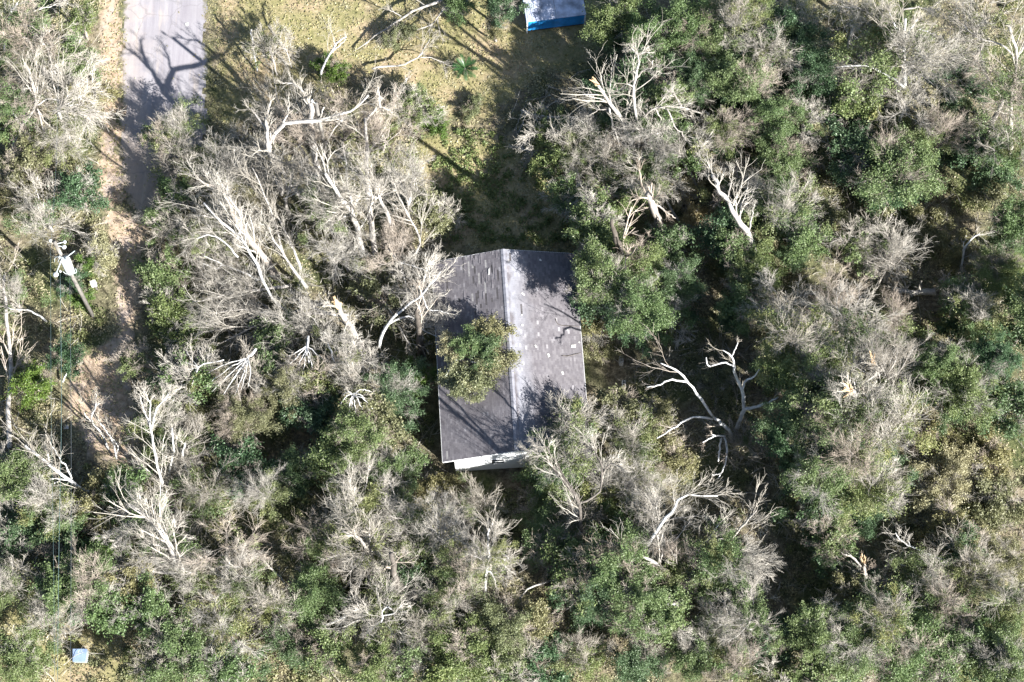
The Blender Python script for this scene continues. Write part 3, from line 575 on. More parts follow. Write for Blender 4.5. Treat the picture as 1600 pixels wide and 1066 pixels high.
TREES = '''B 35 45 78 11 in the top left corner of the photo
B 85 160 72 10 left of the road below the corner tree
B 15 165 60 9 cut by the left edge level with road shadow
G 128 28 28 4.5 at the top left beside the road verge
G 124 92 36 4.5 below another along the left road verge
O 138 150 30 2.5 on the verge left of the road shadow
B 95 235 50 6 drooping where the left verge meets the track
M 246 215 28.9 3.5 first over the lower end of the road
M 282 195 46 4 over the right side of the lower road
M 292 250 60 5 covering the end of the road
O 20 300 48 4 at the left edge above the pole
B 70 340 62 5 low and brownish above left of the pole
D 118 300 42 5 right of the wire above the pole
O 40 255 42 5 by the left edge below the drooping trees
T 160 395 30 2 between the pole and the track
S 138 412 20 1.6 right behind the transformer
D 112 440 24 3 under the wires below the transformer
S 125 468 20 1.5 at the foot of the utility pole
B 25 470 55 4 tangled by the left edge left of the pole
G 249 335 28.9 4 beside the track level with the pole top
G 272 300 34 4.5 right of the road end among bare twigs
B 258 362 44 4 right of the track level with the transformer
G 252 432 39.1 3.5 right of the track opposite the pole
G 266 485 44.199999999999996 4 right of the pole foot in a green row
G 285 520 44 3.5 at the lower end of the green row by the track
B 345 285 72 6 between road end and broken trunks
B 330 365 66 7 left of the long thick leaning trunk
B 392 330 62 7 behind the long thick leaning trunk
B 330 440 58 4 above the white fan of branches
B 408 245 62 6 right of the road end near the hidden pole
B 395 470 60 4 over fallen grey limbs left of the torn snag
B 350 500 50 3 left of fallen limbs above the white fan
B 445 300 62 8 left of the twin pale trunks
B 445 175 52 4 at the lawn edge above the twin pale trunks
B 425 75 38 2.5 small and alone on the lawn right of the road
B 465 220 46 7 around the hidden pole
B 510 330 58 9 left beside the twin pale trunks
B 535 210 55 5 above the twin pale trunks
B 600 215 58 5 right of the twin pale trunks near lawn
B 590 300 55 10 crossed by the right pale trunk
B 640 290 52 8 left of the shaded gap above house
O 678 335 42 4 at the left of the shaded gap above house
T 655 375 36 2.5 above the upper left corner of the house roof
B 520 400 50 7 above the long trunk shadow
O 585 440 42 4 right of the long trunk shadow
B 622 400 56 7 left above the house roof corner
B 655 440 44 6 reaching the house roof left edge
O 610 478 38 4 above the arched white limb
B 655 510 46 6 at the left eave of the house
G 432 528 34 4 left of the torn snag base
B 470 510 56 5 below the torn orange snag
B 520 560 62 6 above the small white fan of twigs
O 500 385 34 3 left of the long trunk shadow
G 640 150 26 2 on the lawn edge above the big trunk shadow
S 520 112 26 2 beside the pale leaning sapling on the lawn
S 505 100 18 1.5 left of another by the leaning sapling
S 682 190 26 1.6 next to the start of the big trunk shadow
O 622 58 24 1.5 under the fallen limbs at the top lawn
M 640 170 40 5 below the palm to the left
O 738 165 22 1.2 on the lawn below the palm
D 782 8 30 4 left of the blue shed at top edge
G 715 5 26 2.5 under fallen limbs at the top edge
O 775 40 22 3 left of the blue shed and below another
G 965 30 52 6 right of the blue shed
G 1020 60 52 7 second to the right of the blue shed
G 1085 40 58 8 third to the right of the blue shed
D 1000 115 40 6.5 above the white forked snag
D 1085 120 52 7 right of the white forked snag top
G 1045 150 34 7 beside the forked snag right limbs
G 1155 125 52 8 between forked snag and top right bare tree
M 1130 45 48 8 at top between two green groups
M 1165 15 46 9 cut by the top edge above the forked snag
M 1205 75 52 8 in the upper right green mass
B 930 205 52 4 at the left foot of the forked snag
B 1035 205 58 7 at the right foot of the forked snag
B 985 235 50 4 around the base of the forked snag
M 862 205 44 3 with fallen pale trunk across it
G 868 255 36 3 below the fallen pale trunk
M 905 240 46 4 left below the forked snag
G 885 305 36 4 at the right of the shaded gap above house
M 950 270 50 4 between forked snag and shaded oaks
G 985 310 34 4 above the big brown trunk
G 925 345 44 6 above the house roof right corner
M 1010 270 46 5 beneath the forked snag
T 1060 300 38 2 on the sunlit patch right of brown trunk
T 1075 345 36 1.5 on the lower sunlit patch right of brown trunk
M 1130 205 46 6 right of the forked snag halfway down
M 1090 240 44 5 above the slanting pale trunk
G 950 385 40 6 second above the house right corner
G 945 440 56 9 large and bright touching the roof right corner
G 1003 480 50 9.5 lowest of the bright group right of roof
G 1000 410 46 7.5 in the bright group right of roof upper side
D 1050 440 46 7 shaded right of the bright group by roof
D 1045 385 40 5 shaded below the brown trunk
M 1045 500 40 5 small under the bright group right of roof
O 925 505 30 3 against the right eave of the house
O 945 545 28 2 in the gap right of the house eave
M 1150 300 42 4 crossed by the slanting pale trunk
G 1180 430 50 6 below the slanting pale trunk
D 1130 370 42 5 left of the slanting pale trunk
G 1155 385 34 6 beside the slanting pale trunk foot
M 1195 330 48 5 right of the slanting pale trunk
G 1160 480 40 6 in the dark gap above the white dead tree
D 1235 50 60 8 at top left of the big upright bare tree
D 1270 110 52 7 left below the big upright bare tree
B 1400 75 88 12 large and upright in the upper right
B 1340 25 58 11 cut by top edge left of the big upright one
B 1415 165 48 8 hanging below the big upright one
G 1340 150 42 7 bright left of the big upright bare tree trunk
B 1258 188 36 6 small between green trees in upper right
G 1215 180 46 7 left of the small bare one upper right
G 1225 250 52 6 above the yellow bush on the right half
O 1290 235 34 4 yellowish in the middle of the upper right
D 1330 230 44 6 below the big upright bare tree to the left
G 1400 265 62 8 round and broad below the big upright bare tree
M 1455 210 46 7 right below the big upright bare tree
D 1500 130 34 6 in the dark gap between two bare trees
D 1515 215 44 6 in the dark gap lower upper right
B 1545 50 72 12 in the top right corner
B 1575 140 62 12 at the right edge below the corner
M 1575 230 50 9 at the right edge with a long trunk
O 1540 290 40 4 brownish by the right edge upper third
G 1592 350 50 7 at the right edge upper third
G 1565 420 46 6 right of the small white curved snag
M 1235 325 52 7 left of the yellow dry bush
O 1282 335 34 3 yellow dry in the upper right centre
G 1250 375 40 6 above the tangled grey thicket on right
T 1375 315 32 2 on open ground right upper area
M 1340 385 44 5 above the pale lying log
B 1400 410 50 5 bending over the pale lying log
O 1455 350 38 3 above right of the pale lying log
O 1500 400 36 3 around the small white curved snag
G 1500 460 40 5 under the small white curved snag
M 1530 500 46 6 below the small white curved snag
B 1300 470 58 6 left of the pale lying log
B 1225 475 56 8 at the left of the grey thicket
M 1240 540 58 11 lower left of the grey thicket
B 1330 520 62 10 above the torn yellow snags
B 1395 520 46 6 below the pale lying log
G 1270 580 56 11 left of the torn yellow snags
B 1385 590 58 12 right of the torn yellow snags
M 1320 650 62 13 directly under the torn yellow snags
D 1250 650 50 11 dark beside the white dead tree to right
M 1385 665 62 12 lower right of the torn yellow snags
B 1345 710 56 12 below the torn snags in the grey mass
G 1285 735 52 11 at the lower left of the grey mass
M 1360 775 54 9 at the bottom of the grey mass
G 1470 570 48 7 right of the grey mass upper
G 1510 610 56 7 right of the grey mass middle
D 1555 560 46 7 near right edge beyond the grey mass
O 1455 685 38 1.5 with round pale leaves right of the grey mass
T 1480 745 46 2 on the sunny ground lower right
O 1545 715 40 1.5 near the right edge on sunny ground
D 1580 640 44 4 at the right edge halfway down
O 1560 790 42 2 at the right edge above bottom quarter
T 1440 790 40 1.5 on sunny ground left of another lower right
G 28 745 56 8 at the left edge under the forked white limbs
M 75 785 50 7 below the forked white limbs at left
S 55 600 36 3 left of the wires in the middle
D 105 555 28 3 under the wires below the pole
M 245 665 48 5 tall twiggy right of the dirt clearing
M 205 570 30 3 below the green row by the track
B 300 700 52 5 right of the twiggy saplings
O 335 620 56 4 broad yellowish under the white fan
O 380 655 48 6 second yellowish below the white fan
B 370 580 44 6 behind the white fan of branches
M 300 590 44 6 left of the white fan of branches
D 265 600 34 4 in shade left of the yellowish bushes
D 375 720 44 5 in the dark hollow below yellowish bushes
M 320 765 60 5 lower left centre with pale twigs
G 195 765 42 6 lower left below the dirt clearing
O 150 790 40 5 at the foot of the forked white limbs
B 410 770 46 7 left of the two long slanting shadows
O 450 600 48 6 centre left above the dark hollow
G 415 570 36 5 right of the white fan of branches
D 490 640 40 5 left of small white fan in shade
M 500 590 42 6 under the fallen limbs left of house
B 565 590 46 6 right over the small white fan
G 555 680 50 8 centre below the small white fan
O 580 645 44 7 pale green under the small white fan
D 625 605 46 6 dark beside the black gap left of house
S 655 590 26 4 bright at the left wall of the house
G 510 715 44 6 lower centre left of the black gap
G 610 735 52 6 below the black gap left of house
M 560 740 46 6 between two green trees below centre
D 465 740 46 5 shaded at the head of slanting shadows
O 680 765 30 2 in front of the house lower left corner
B 560 800 58 8 lower centre left with spreading twigs
B 640 800 50 7 lower centre below the green pair
B 745 790 52 3 below the white house wall
M 500 850 46 6 right of the two slanting shadows
B 690 840 52 7 lower centre left of the white trunk
M 895 660 42 6 over the lower right roof corner
B 875 690 48 5 white twigged over the house corner
O 950 640 42 4 right of the house lower corner
M 985 690 52 5 in the thicket right of the house corner
S 905 740 44 3 bright in the thicket below the house corner
G 845 735 34 3 in front of the white wall right part
G 855 790 50 4 below the white wall right part
B 940 755 56 5 in the middle of the thicket below house
M 985 770 52 5 lower right of the thicket below house
O 1058 715 34 3 left of the brown twig tangle
B 1165 690 30 2 small brown and tangled below white dead tree
O 1025 650 32 2 between thicket and white dead tree
O 1110 600 32 2 under the white dead tree left limbs
O 1205 560 30 2 right under the white dead tree
G 132 905 56 7 large in the lower left clearing
G 85 925 40 6 left part of lower left green group
G 175 945 44 6 right part of lower left green group
O 205 905 38 6 yellowish in the lower left green group
G 240 950 38 6 last to the right of lower left group
S 170 855 28 5 bright above the lower left green group
B 15 920 52 5 at left edge near the bottom
B 70 975 46 4 left of the blue topped cabinet
G 22 1020 46 6 in the bottom left corner
D 100 850 40 5 under the wires in the lower left
D 30 830 44 4 at left edge above the bottom quarter
B 250 840 60 8 around the long pale trunk lower left
B 200 810 44 7 left of the long pale trunk top
B 350 850 60 8 right of the long pale trunk lower left
B 385 905 50 7 above the bottom thicket left
M 310 905 48 6 across the foot of the long pale trunk
M 350 975 52 6 below the foot of the long pale trunk
G 285 1015 58 6 bottom left centre large and bright
G 350 1050 44 6 on the bottom edge left of centre
M 245 1055 40 5 on the bottom edge right of cabinet
B 420 945 46 6 right of the long pale trunk foot
D 455 1000 46 4 shaded at the bottom left centre
G 485 930 46 6 above shaded hollow bottom left centre
B 575 860 58 8 with pale spreading forks bottom centre left
D 640 905 40 6 right of the pale spreading forks
M 650 860 50 7 behind the pale spreading forks
B 765 870 48 9 around the white upright trunk bottom centre
M 720 900 48 6 left of the white upright trunk
B 590 960 60 7 around the crooked white limbs bottom
M 660 970 50 6 right of the crooked white limbs
G 520 1010 44 5 bottom left of the crooked white limbs
G 590 1045 50 6 bottom edge under crooked white limbs
G 640 1030 40 6 bottom edge right under crooked white limbs
G 735 1010 56 6 bottom centre broad and pale
M 700 940 46 6 above the broad pale one bottom centre
O 790 985 48 6 rounded at bottom centre
O 835 970 36 5 rounded beside the dark hollow bottom centre
G 690 1060 40 5 on the bottom edge near centre
M 790 1050 44 5 on the bottom edge just past centre
D 850 1040 44 4 in the dark bottom hollow
M 910 1035 46 4 on the bottom edge right of hollow
M 905 805 50 4.5 top of the big lower green mass
G 865 850 48 5 left top of the big lower green mass
G 900 895 44 7 left of the big lower green mass
G 960 880 58 8 heart of the big lower green mass
D 930 930 48 7 lower left of the big lower green mass
G 1000 935 50 8 lower right of the big lower green mass
G 1035 960 40 7 tip of the big lower green mass
M 980 820 50 5.5 right top of the big lower green mass
B 1030 815 46 7 behind the arched white branch
M 1060 890 46 6 along the long leaning pale trunk
M 1140 870 48 8 under the white slanting branches bottom right
G 1105 905 36 6 right of the long leaning pale trunk
M 1120 985 46 5 below the long leaning trunk foot
B 1175 965 52 8 right of the long leaning trunk foot
G 1090 1020 48 5 bottom edge right of centre
M 1150 1040 50 5 second on the bottom edge right of centre
D 1000 1035 46 4 in the dark bottom area right of centre
D 1215 1000 40 5 dark between bare and green bottom right
M 1215 1055 44 5 third on the bottom edge right of centre
G 1275 985 50 8 left of the crooked white stick
G 1330 1000 48 8 above the crooked white stick
M 1385 965 50 9 middle of the lower right mass
G 1290 1050 44 6 bottom edge under crooked white stick left
G 1420 1020 56 7 bottom edge right of crooked white stick
M 1465 955 50 6 right part of the lower right mass
D 1370 925 36 4 shaded under the torn orange stump
M 1300 845 38 6 at tips of branches left of orange stump
O 1330 920 32 4 lower left of the torn orange stump
M 1440 900 46 5 under the forked white branches lower right
G 1290 800 34 6 at the lower left of the grey mass foot
B 1515 900 50 5 grey twigged right of forked white branches
O 1490 835 44 3 on sunny ground above forked branches
D 1500 855 30 4 dark green above the forked branches right
O 1560 880 46 3 by the right edge lower quarter
G 1510 1000 52 6 bottom right left of the corner one
G 1570 1030 58 7 in the bottom right corner
M 1575 950 48 6 at the right edge above the bottom corner
M 1480 1050 42 6 on the bottom edge near right corner
G 1630 480 56 9 half out at the right edge middle
M 872 712 56 7.5 broad and pale covering the lower right roof corner
D 950 152 34 5.5 in the shade between shed and forked snag
G 925 418 36 8.5 leaning over the upper right corner of the roof
'''
for ln in TREES.strip().splitlines():
    k, a, b_, c_, d_, loc = ln.split(' ', 5); tree(k, float(a), float(b_), float(c_), float(d_), loc)

# ------------------------------------------------------------ dead trees, snags and fallen limbs, traced one by one
hr = np.random.default_rng(909)
def dead(name, label, cat, mat, parts, twm='twig', tw=1.0, group=None, torn=None, spread=.8):
    """parts: (part name, r0, r1, [(px,py,z)...]); the first one is the trunk"""
    b0 = P(*parts[0][3][0]); e = tag(empty(name, (b0[0], b0[1], 0)), label, cat, group); o3 = np.array([b0[0], b0[1], 0])
    allp = []; trunk = None
    for nm, r0, r1, pl in parts:
        pts = smooth_line([P(*q) for q in pl], 12, hr, .02 + .1 * r0) - o3; L = float(np.linalg.norm(np.diff(pts, axis=0), axis=1).sum())
        rad = np.linspace(r0, r1, 12) * .85 * (1 + .08 * hr.normal(size=12))
        o = tub(nm, (pts[None], rad[None], 8), M[mat], e)
        allp.append((pts, rad, L))
        if torn and trunk is None:
            d = nrm(pts[-1] - pts[-2]); tv = []; tf = []
            sp = [cyl(pts[-1] + hr.normal(0, r1 * .5, 3) - d * .2, pts[-1] + d * hr.uniform(.25, torn) + hr.normal(0, r1 * .9, 3), r1 * .6, .02, 5) for _ in range(12)]
            tub('torn_end', sp, M['torn'], o, False)
        if trunk is None: trunk = o
    if tw > 0:
        pts = np.stack([a[0] for a in allp]); rad = np.stack([a[1] for a in allp]); L = np.array([a[2] for a in allp])
        bt = []
        n1 = max(2, int(6 * tw))
        c1, q1, L1 = kids(pts, rad, L, n1, hr, spread * .85, .3, (.2, .55), .05, 5, .14, .018, .35)
        L1 = np.clip(L1, .6, 3.2); 
        c2, q2, L2 = kids(c1, q1, L1, 5, hr, .6, .2, (.35, .75), 0, 4, .15, .0125, .6)
        c3, q3, L3 = kids(c2, q2, L2, 3, hr, .6, .2, (.4, .8), 0, 2, .2, .009, .7)
        ob('twig', mkmesh('twig', *tubes([(c1, q1, 4), (c2, q2, 3), (c3, q3, 3)]), M[twm]), e, 'stuff')
    return e
ft, dt, sn = 'fallen_tree', 'dead_tree', 'snag'
G1, G2, G3 = 'fallen trees and limbs', 'standing dead trees', 'broken snags'
dead(ft, 'long pale fallen limbs lying across the top of the lawn', 'fallen tree', 'pale', [
 ('trunk', .17, .05, [(728, -22, 2), (690, 0, 1.6), (655, 13, 1.3), (622, 32, 1), (590, 54, .7), (557, 77, .3)]),
 ('limb', .09, .03, [(705, -2, 1.6), (683, 28, 1.1), (672, 40, .8), (650, 47, .6), (636, 48, .5)]),
 ('limb', .06, .02, [(628, 26, 1), (612, 18, 1.4), (602, 13, 1.5)]), ('limb', .05, .02, [(684, 28, 1.1), (686, 46, .7), (688, 55, .4)])], tw=1.3, group=G1)
dead(sn, 'pale leaning sapling with bent white top on the lawn', 'dead tree', 'white', [
 ('trunk', .11, .06, [(501, 128, .3), (505, 106, 2.4), (517, 82, 4.2), (528, 66, 5), (541, 58, 5.4)]), ('limb', .05, .03, [(515, 84, 4), (530, 72, 4.6), (540, 62, 5)])], tw=.6, group=G2)
dead(ft, 'white fallen branch reaching toward the palm on the lawn', 'fallen tree', 'pale', [
 ('trunk', .1, .05, [(581, 108, .6), (600, 104, .7), (625, 103, .9), (650, 92, 1.2), (662, 78, 1.6), (672, 62, 2)]),
 ('limb', .05, .02, [(655, 90, 1.2), (672, 90, 1.2), (688, 96, 1), (704, 104, .9)]), ('limb', .12, .09, [(622, 147, .6), (637, 122, .9)])], tw=1.2, group=G1)
dead(dt, 'thick pale trunk with wiry crown beside the hidden pole', 'dead tree', 'pale', [
 ('trunk', .33, .2, [(497, 278, .4), (492, 245, 2), (488, 205, 3.8), (485, 160, 5.6)]),
 ('limb', .1, .04, [(484, 160, 5.6), (470, 140, 6.3), (455, 130, 6.5), (440, 130, 6.5)]), ('limb', .07, .03, [(506, 168, 5.4), (500, 185, 4.8), (491, 200, 4.1)]),
 ('limb', .08, .03, [(536, 186, 5), (520, 205, 4.5), (508, 230, 3.4), (502, 252, 2)])], tw=1.8, group=G2)
dead(dt, 'right hand of the twin pale trunks left above the house', 'dead tree', 'pale', [
 ('trunk', .34, .14, [(588, 412, .3), (582, 365, 1.6), (577, 310, 2.9), (574, 250, 4.2), (571, 185, 5.4)]),
 ('limb', .12, .04, [(571, 190, 5.3), (582, 175, 5.7), (594, 168, 5.9), (608, 172, 5.7)]), ('limb', .09, .03, [(594, 168, 5.9), (592, 150, 6.4), (590, 132, 6.8)]),
 ('limb', .09, .03, [(574, 240, 4.4), (565, 238, 4.6), (545, 240, 4.8), (530, 242, 4.8)]), ('limb', .08, .03, [(578, 320, 2.7), (592, 308, 3.4), (612, 318, 3.2), (622, 326, 3)])], tw=2, group=G2)
dead(dt, 'left hand of the twin pale trunks with a forked top', 'dead tree', 'pale', [
 ('trunk', .3, .15, [(575, 432, .3), (562, 375, 3.5), (550, 335, 5.5), (530, 305, 7.6), (508, 272, 9.5)]),
 ('limb', .2, .13, [(552, 345, 5.2), (550, 325, 6.3), (547, 306, 7.4)]), ('limb', .07, .03, [(540, 338, 5.5), (525, 345, 5.5), (503, 352, 5.2)])], tw=1.8, group=G2)
dead(sn, 'snag with torn orange top left of the house', 'dead tree', 'pale', [
 ('trunk', .33, .2, [(567, 548, .3), (553, 520, 2.2), (538, 498, 3.9), (526, 474, 5.6)]),
 ('limb', .13, .07, [(524, 492, 4), (500, 485, 3), (478, 476, 2.2), (462, 468, 1.5)])], tw=.8, torn=1.0, group=G3)
dead(ft, 'arched white limb reaching over the left roof slope', 'fallen tree', 'white', [
 ('trunk', .14, .05, [(592, 545, 1.5), (598, 520, 3), (612, 500, 4.2), (635, 480, 5), (658, 462, 5.4), (673, 445, 5.6), (688, 425, 5.7)]),
 ('limb', .09, .03, [(600, 512, 3.2), (620, 500, 3.8), (642, 494, 4), (654, 506, 3.6), (664, 518, 3.2), (684, 526, 3.6)]),
 ('limb', .05, .02, [(660, 460, 5.4), (668, 482, 5), (690, 486, 4.9), (700, 490, 4.9)]), ('limb', .06, .02, [(606, 390, 4), (622, 408, 4.5), (650, 418, 5), (672, 425, 5.2)]),
 ('limb', .06, .02, [(648, 440, 2), (640, 465, 3), (628, 415, 3.4)])], tw=1.3, group=G1)
dead(dt, 'thick grey leaning trunk ending left of the long trunk shadow', 'dead tree', 'bark', [
 ('trunk', .36, .16, [(432, 432, .4), (412, 402, 2.3), (388, 372, 4.3), (368, 342, 6), (352, 300, 8)]), ('limb', .12, .05, [(360, 318, 7), (342, 295, 8), (318, 285, 8.6), (300, 268, 9)])], tw=2, group=G2)
dead(dt, 'slender white forked tree left of the thick leaning trunk', 'dead tree', 'white', [
 ('trunk', .14, .07, [(450, 488, .5), (428, 468, 2), (412, 440, 3.8), (398, 405, 5.6), (372, 368, 7), (345, 345, 7.8), (318, 318, 8.4)]),
 ('limb', .08, .04, [(372, 368, 7), (378, 345, 7.8), (368, 322, 8.4), (352, 303, 8.8)]), ('limb', .07, .03, [(400, 408, 5.4), (385, 385, 6.4), (385, 350, 7.6)]),
 ('limb', .07, .03, [(372, 402, 5), (352, 380, 5.5), (330, 368, 6), (308, 372, 6)])], tw=1.5, group=G2)
dead(ft, 'low white limb crossing left of the slender forked tree', 'fallen tree', 'white', [
 ('trunk', .09, .04, [(405, 438, 1), (372, 422, 1.8), (345, 412, 2.4), (318, 400, 3)]), ('limb', .06, .02, [(350, 412, 2.2), (336, 420, 2.4), (312, 408, 2.6)])], tw=1.2, group=G1)
dead(ft, 'grey fallen limbs lying left of the torn orange snag', 'fallen tree', 'pale', [
 ('trunk', .14, .05, [(545, 492, 1.2), (480, 490, 1.6), (425, 492, 2), (375, 483, 2.3), (330, 492, 2.5)]), ('limb', .08, .03, [(500, 520, 1.2), (440, 522, 1.6), (390, 510, 2), (310, 520, 2.2)]),
 ('limb', .08, .03, [(560, 535, 2), (500, 530, 2), (450, 535, 2), (420, 545, 2)])], tw=2.2, group=G1)
fan = [('trunk', .12, .06, [(400, 545, 4.4), (386, 562, 4.5), (378, 578, 4.6)])]
for x, y in [(322, 602), (332, 612), (346, 620), (356, 606), (366, 618), (376, 610), (388, 604), (318, 586)]: fan.append(('limb', .05, .02, [(386, 560, 4.5), ((386 + x) / 2 + 4, (560 + y) / 2 - 5, 4.8), (x, y, 4)]))
dead(ft, 'white fan of straight branches above the yellowish bushes', 'fallen tree', 'white', fan, tw=.35, group=G1)
dead(ft, 'pale bundle of twigs left of the white fan', 'fallen tree', 'white', [('trunk', .08, .04, [(262, 606, 2.5), (290, 600, 3.5), (312, 572, 4.4), (350, 563, 5)])] +
 [('limb', .04, .02, [(310, 574, 4.4), (x, y, 4)]) for x, y in [(275, 560), (290, 548), (300, 600), (268, 582), (330, 552)]], tw=.6, group=G1)
fan2 = [('trunk', .09, .05, [(552, 640, 4.6), (549, 628, 5.2), (552, 615, 5.4)])]
for x, y in [(532, 632), (545, 645), (556, 648), (566, 640), (576, 628), (583, 640), (535, 618), (580, 612)]: fan2.append(('limb', .045, .02, [(551, 616, 5.4), ((551 + x) / 2, (616 + y) / 2 - 5, 5.7), (x, y, 5)]))
dead(ft, 'small white fan of twigs left of the house', 'fallen tree', 'white', fan2, tw=.3, group=G1)
dead(ft, 'white spray of twigs hanging among branches above small fan', 'fallen tree', 'white', [('trunk', .1, .05, [(482, 525, 4.5), (480, 550, 4.6), (484, 575, 4)])] + [('limb', .05, .02, [(480, 540, 4.6), ((480 + x) / 2, (545 + y) / 2, 4.6), (x, y, 3.8)]) for x, y in [(445, 575), (460, 582), (472, 588), (492, 585), (520, 570), (440, 560)]] +
 [('limb', .08, .03, [(512, 535, 4.5), (520, 560, 4.6), (522, 572, 4.4), (495, 605, 3.6)])], tw=.9, group=G1)
dead(ft, 'forked white limbs lying toward the left edge of the photo', 'fallen tree', 'white', [
 ('trunk', .16, .1, [(205, 802, .6), (160, 780, 1.6), (130, 765, 2.4), (105, 748, 3.4), (80, 728, 4.6), (50, 706, 5.6), (38, 696, 6)]),
 ('limb', .08, .03, [(108, 750, 3.3), (80, 748, 3.6), (55, 745, 3.8), (20, 740, 4), (5, 745, 4)]), ('limb', .07, .03, [(112, 748, 3.3), (102, 728, 4.2), (88, 708, 5), (78, 690, 5.6)]),
 ('limb', .06, .02, [(78, 726, 4.6), (75, 710, 5.2), (70, 695, 5.8)]), ('limb', .06, .02, [(108, 752, 3), (98, 765, 2.8), (92, 775, 2.6)]), ('limb', .06, .02, [(92, 752, 3), (70, 762, 3), (48, 765, 3)])], tw=1.6, group=G1)
dead(dt, 'pair of thin white saplings on the open dirt clearing', 'dead tree', 'white', [
 ('trunk', .08, .04, [(170, 702, .4), (160, 680, 1.8), (145, 662, 3), (130, 645, 4)]), ('limb', .06, .03, [(146, 664, 3), (144, 645, 4), (155, 630, 4.8)]), ('limb', .09, .05, [(182, 717, .3), (176, 690, 1.8), (165, 672, 2.8), (156, 660, 3.4)]),
 ('limb', .07, .04, [(180, 714, .4), (184, 700, 1.2), (178, 686, 2)]), ('limb', .05, .02, [(144, 648, 4), (150, 635, 4.6), (150, 615, 5.4)])], tw=1.1, group=G2)
dead(dt, 'tall forked white tree right of the dirt clearing', 'dead tree', 'white', [
 ('trunk', .13, .06, [(258, 795, .3), (250, 745, 3), (240, 700, 5.4), (234, 660, 7.4)]), ('limb', .08, .04, [(236, 672, 6.8), (244, 640, 8), (258, 622, 8.6), (266, 612, 9)]), ('limb', .06, .03, [(234, 660, 7.2), (234, 630, 8.4), (224, 612, 9)]),
 ('limb', .06, .02, [(235, 665, 7), (225, 640, 7.8), (218, 618, 8.4)])], tw=2, group=G2)
dead(dt, 'three thin white stems standing behind the leaning log', 'dead tree', 'white', [
 ('trunk', .11, .06, [(262, 758, 1), (266, 725, 3), (272, 695, 4.6), (268, 668, 6)]), ('limb', .12, .08, [(300, 765, .6), (293, 735, 2.4), (284, 712, 3.6), (290, 692, 4.6)]), ('limb', .06, .03, [(290, 762, .6), (278, 740, 2), (272, 728, 2.6)])], tw=2, group=G2)
dead(ft, 'dark based fallen log with pale end below the dirt clearing', 'fallen tree', 'pale', [('trunk', .2, .08, [(308, 772, .6), (282, 768, 1), (262, 758, 1.4), (240, 744, 1.8), (215, 718, 2.4)]), ('limb', .06, .02, [(240, 744, 1.8), (225, 730, 2.6), (208, 722, 2.8)])], tw=1, group=G1)
dead(dt, 'long pale leaning trunk with wiry crown in the lower left', 'dead tree', 'pale', [
 ('trunk', .3, .12, [(338, 942, .3), (305, 915, 2.2), (282, 895, 3.8), (268, 862, 5.4), (250, 828, 7), (225, 805, 8), (200, 790, 8.8)]),
 ('limb', .14, .05, [(284, 894, 3.6), (255, 895, 3.6), (225, 892, 3.6), (190, 888, 3.6)]), ('limb', .1, .04, [(272, 870, 5), (260, 840, 6.6), (244, 812, 8), (236, 790, 9)]), ('limb', .07, .03, [(268, 860, 5.4), (240, 850, 5.8), (215, 835, 6.4)])], tw=2.6, group=G2)
dead(ft, 'pale broken log near the bottom edge left of centre', 'fallen tree', 'pale', [('trunk', .2, .08, [(372, 990, .4), (352, 976, 1.4), (330, 968, 2.2)]), ('limb', .06, .02, [(330, 968, 2.2), (328, 955, 2.8), (338, 948, 3)]), ('limb', .06, .03, [(328, 970, 2), (328, 990, 2)]), ('limb', .05, .02, [(326, 966, 2), (310, 955, 2), (293, 945, 2)])], tw=1.6, group=G1)
dead(dt, 'pale forked trunk spreading twigs at bottom centre left', 'dead tree', 'pale', [
 ('trunk', .22, .1, [(586, 888, 2), (580, 868, 4), (572, 856, 5.5), (562, 842, 6.5), (535, 830, 7)]), ('limb', .09, .04, [(576, 862, 5), (577, 838, 6.5), (577, 812, 7.6)]), ('limb', .06, .03, [(570, 858, 5.4), (568, 842, 6), (560, 835, 6.4)])], tw=3, group=G2)
dead(dt, 'white upright trunk with radiating branches at bottom centre', 'dead tree', 'white', [
 ('trunk', .13, .05, [(756, 950, 1.5), (760, 905, 4), (763, 870, 6), (762, 840, 7.5), (764, 826, 8)]), ('limb', .07, .03, [(763, 858, 6.6), (782, 862, 6.6), (800, 878, 6)]), ('limb', .06, .02, [(763, 868, 6), (778, 876, 5.8), (798, 893, 5)]),
 ('limb', .06, .02, [(762, 890, 4.8), (772, 902, 4.4), (776, 922, 3.4)]), ('limb', .07, .03, [(763, 866, 6), (742, 862, 6.4), (728, 870, 6)]), ('limb', .06, .02, [(757, 900, 4), (750, 912, 3.6), (748, 925, 3)])], tw=2, group=G2)
dead(ft, 'crooked white limbs near the bottom edge of the centre', 'fallen tree', 'white', [
 ('trunk', .11, .05, [(573, 1010, 1.5), (575, 990, 3), (585, 978, 4), (598, 970, 4.8), (597, 955, 5.4), (604, 948, 5.8), (612, 952, 5.8)]), ('limb', .08, .04, [(566, 962, 3.5), (545, 962, 3.6), (525, 972, 3.4), (498, 979, 3)]), ('limb', .05, .02, [(598, 962, 5), (615, 958, 5.4), (632, 942, 5.8)]),
 ('limb', .05, .02, [(556, 975, 3.4), (548, 985, 3.2), (535, 990, 3)]), ('limb', .06, .02, [(448, 975, 2), (458, 978, 2), (422, 980, 2.4)])], tw=1.8, group=G1)
dead(ft, 'pale twigs on the dark hollow edge bottom left of centre', 'fallen tree', 'pale', [('trunk', .08, .03, [(476, 976, 1), (455, 972, 1.4), (440, 976, 1.8), (424, 980, 2)]), ('limb', .06, .02, [(446, 974, 1.6), (452, 998, 1.2)]), ('limb', .09, .04, [(455, 920, 1.6), (430, 895, 3), (415, 880, 4)])], tw=1.6, group=G1)
